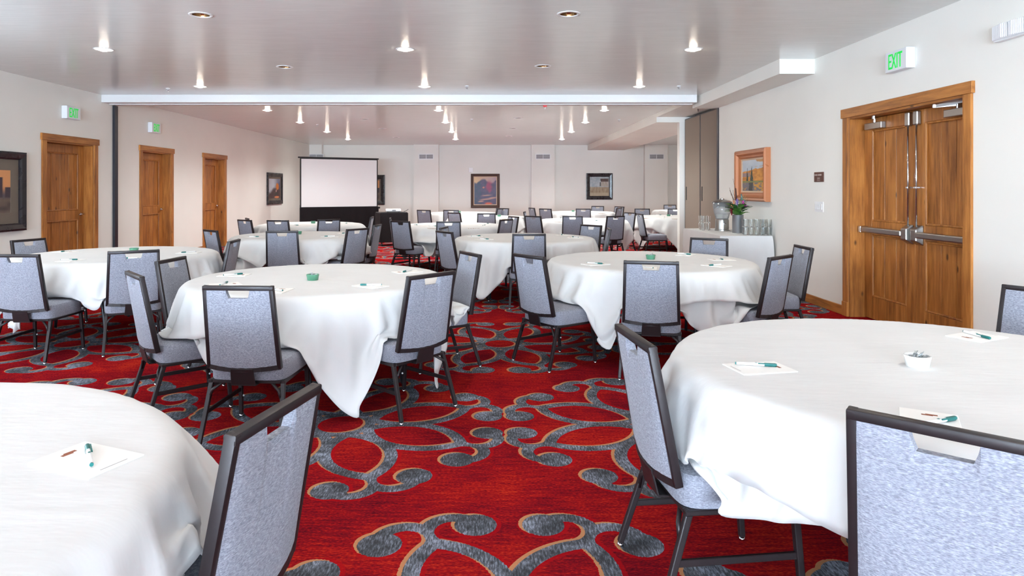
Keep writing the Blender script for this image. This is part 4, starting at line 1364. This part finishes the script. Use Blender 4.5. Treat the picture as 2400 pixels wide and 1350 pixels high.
# vase and flowers
vx, vy = 3.63, 9.86
t = station('metal_vase', vx, vy, 'galvanised metal cylinder vase holding flowers', 'vase')
MB().lathe([(0, 0), (.078, 0), (.08, .004), (.080, .262), (.083, .268), (.078, .268), (.074, .26), (.074, .01), (0, .008)], 32).build('vase_body', 'galv', t, 'auto')
t = station('flower_bouquet', vx, vy, 'mixed bouquet of leaves, thistles and purple flowers in the metal vase', 'flowers')
def leaf_mesh(m, base, dirv, L, Wd, cup=.2):
    base = Vector(base); d = Vector(dirv).normalized(); s = d.cross(Vector((0, 0, 1)))
    if s.length < .05: s = Vector((1, 0, 0))
    s.normalize(); nrm = s.cross(d)
    rows_ = []
    for f, w in ((0, .06), (.2, .7), (.45, 1), (.75, .75), (1, .08)):
        p = base + d * L * f - Vector((0, 0, L * .25 * f * f))
        rows_.append([m.bm.verts.new(p - s * w * Wd / 2 + nrm * cup * w * Wd / 2), m.bm.verts.new(p), m.bm.verts.new(p + s * w * Wd / 2 + nrm * cup * w * Wd / 2)])
    for A_, B_ in zip(rows_, rows_[1:]):
        for k in (0, 1): m.bm.faces.new((A_[k], A_[k + 1], B_[k + 1], B_[k]))
for k in range(42):
    a = k * 2.399; rr = .03 + .045 * random.random(); z_ = .25 + .13 * random.random()
    m = MB(); leaf_mesh(m, (rr * math.cos(a), rr * math.sin(a), z_), (math.cos(a), math.sin(a), .35 + .7 * random.random()), (.12 + .06 * random.random()), .085 + .03 * random.random())
    m.build('leaf', 'leaf' if k % 3 else 'leaf_dark', t, True)
for k in range(9):
    a = k * 2.2; m = MB()
    top = (.07 * math.cos(a), .07 * math.sin(a), .42 + .10 * random.random())
    m.tube([(.02 * math.cos(a), .02 * math.sin(a), .02), (.04 * math.cos(a), .04 * math.sin(a), .25), top], .004, 5)
    st = m.build('stem', 'stem', t, True)
for (x_, y_, z_, mt, r_, n_) in ((-.04, -.03, .43, 'purple', .03, 14), (-.035, -.03, .47, 'purple', .022, 10), (.045, -.05, .42, 'magenta', .034, 16), (.09, -.03, .385, 'magenta', .024, 10),
                              (-.085, -.02, .44, 'peach', .026, 10), (-.10, 0, .40, 'peach', .026, 10), (-.12, -.02, .33, 'darkred', .028, 10), (-.12, -.03, .29, 'darkred', .03, 10),
                              (.04, .0, .50, 'teal_leaf', .028, 14), (.035, 0, .54, 'teal_leaf', .018, 10), (.08, .01, .46, 'teal_leaf', .024, 10)):
    m = MB(); y_ -= .045; z_ += .02; r_ *= 1.25
    for q in range(n_):
        v = Vector((random.gauss(0, 1), random.gauss(0, 1), random.gauss(.3, 1))).normalized()
        leaf_mesh(m, Vector((x_, y_, z_)) + v * r_ * .2, v, r_, r_ * .6)
    m.ball((x_, y_, z_), r_ * .35, 6, 4)
    m.build('bloom', mt, t, True)
m = MB().tube([(.0, 0, .25), (-.015, 0, .47), (-.02, 0, .53)], .005, 6).tube([(-.02, 0, .47), (-.035, 0, .66)], .014, 8, .010)
m.build('bulrush', 'twig', t, True)
for k in range(5):
    a = -2.8 + k * .25
    MB().tube([(0, 0, .3), (.06 * math.cos(a), .02, .46), ((.10 + .03 * k) * math.cos(a), .02 * k - .03, .56 + .03 * (k % 3)), ((.12 + .03 * k) * math.cos(a), .02 * k - .03, .60 + .035 * (k % 3))], .0022, 5).build('twig', 'twig', t, True)
MB().tube([(-.03, 0, .6), (-.05, 0, .70), (-.07, 0, .80)], .002, 5).build('twig', 'twig', t, True)
for k in range(4):
    m = MB(); leaf_mesh(m, (.04 + .012 * k, .01, .40), (.35 + .15 * k, .05, 1), .26 - .03 * k, .022, .1); m.build('grass_blade', 'stem', t, True)
# tumblers
def build_tumbler():
    return MB().lathe([(0, 0), (.029, 0), (.030, .004), (.0365, .112), (.0345, .112), (.0285, .012), (0, .010)], 14).build('tumbler', 'glass', None, 'auto')
tum = None
def put_glass(x, y, lev, label, group):
    global tum
    if tum is None: o = tum = build_tumbler()
    else: o = tum.copy(); COL.objects.link(o)
    o.location = (x, y, BZ + .0005 + lev * .1125)
    tag(o, label, 'glass', group)
for lev in (0, 1):
    for k in range(5):
        for q in range(2):
            put_glass(3.58 + k * .082 + q * .012 - (.04 if k == 4 and q else 0), 9.42 + q * .085, lev, 'clear %s-tier tumbler, %s from the left in the %s row right of the vase' % (('lower', 'upper')[lev], ('first', 'second', 'third', 'fourth', 'fifth')[k], ('front', 'rear')[q]), 'tumblers right of the vase')
    for k in range(2):
        for q in range(2):
            put_glass(3.33 + k * .085, 10.55 + q * .10, lev, 'clear %s-tier tumbler left of the dispenser, %s row, %s one' % (('lower', 'upper')[lev], ('front', 'rear')[q], ('left', 'right')[k]), 'tumblers left of the dispenser')
    put_glass(3.745, 10.30, lev, 'clear %s tumbler between the dispenser and the vase' % ('lower', 'upper')[lev], 'tumblers between dispenser and vase')
for (x_, y_, lb) in ((3.40, 10.80, 'folded white napkin behind the left tumblers'), (3.58, 9.80, 'folded white napkin under the metal vase')):
    o = tag(MB().box(-.11, .11, -.11, .11, 0, .004).bevel(.001, 1).build('napkin', 'linen'), lb, 'napkin', 'napkins on the water station')
    o.location = (x_, y_, BZ + .0005); o.rotation_euler = (0, 0, .5)
for o in bpy.data.objects:
    if o.name.startswith(('metal_vase', 'flower_bouquet')): o.location.z = BZ + .0045
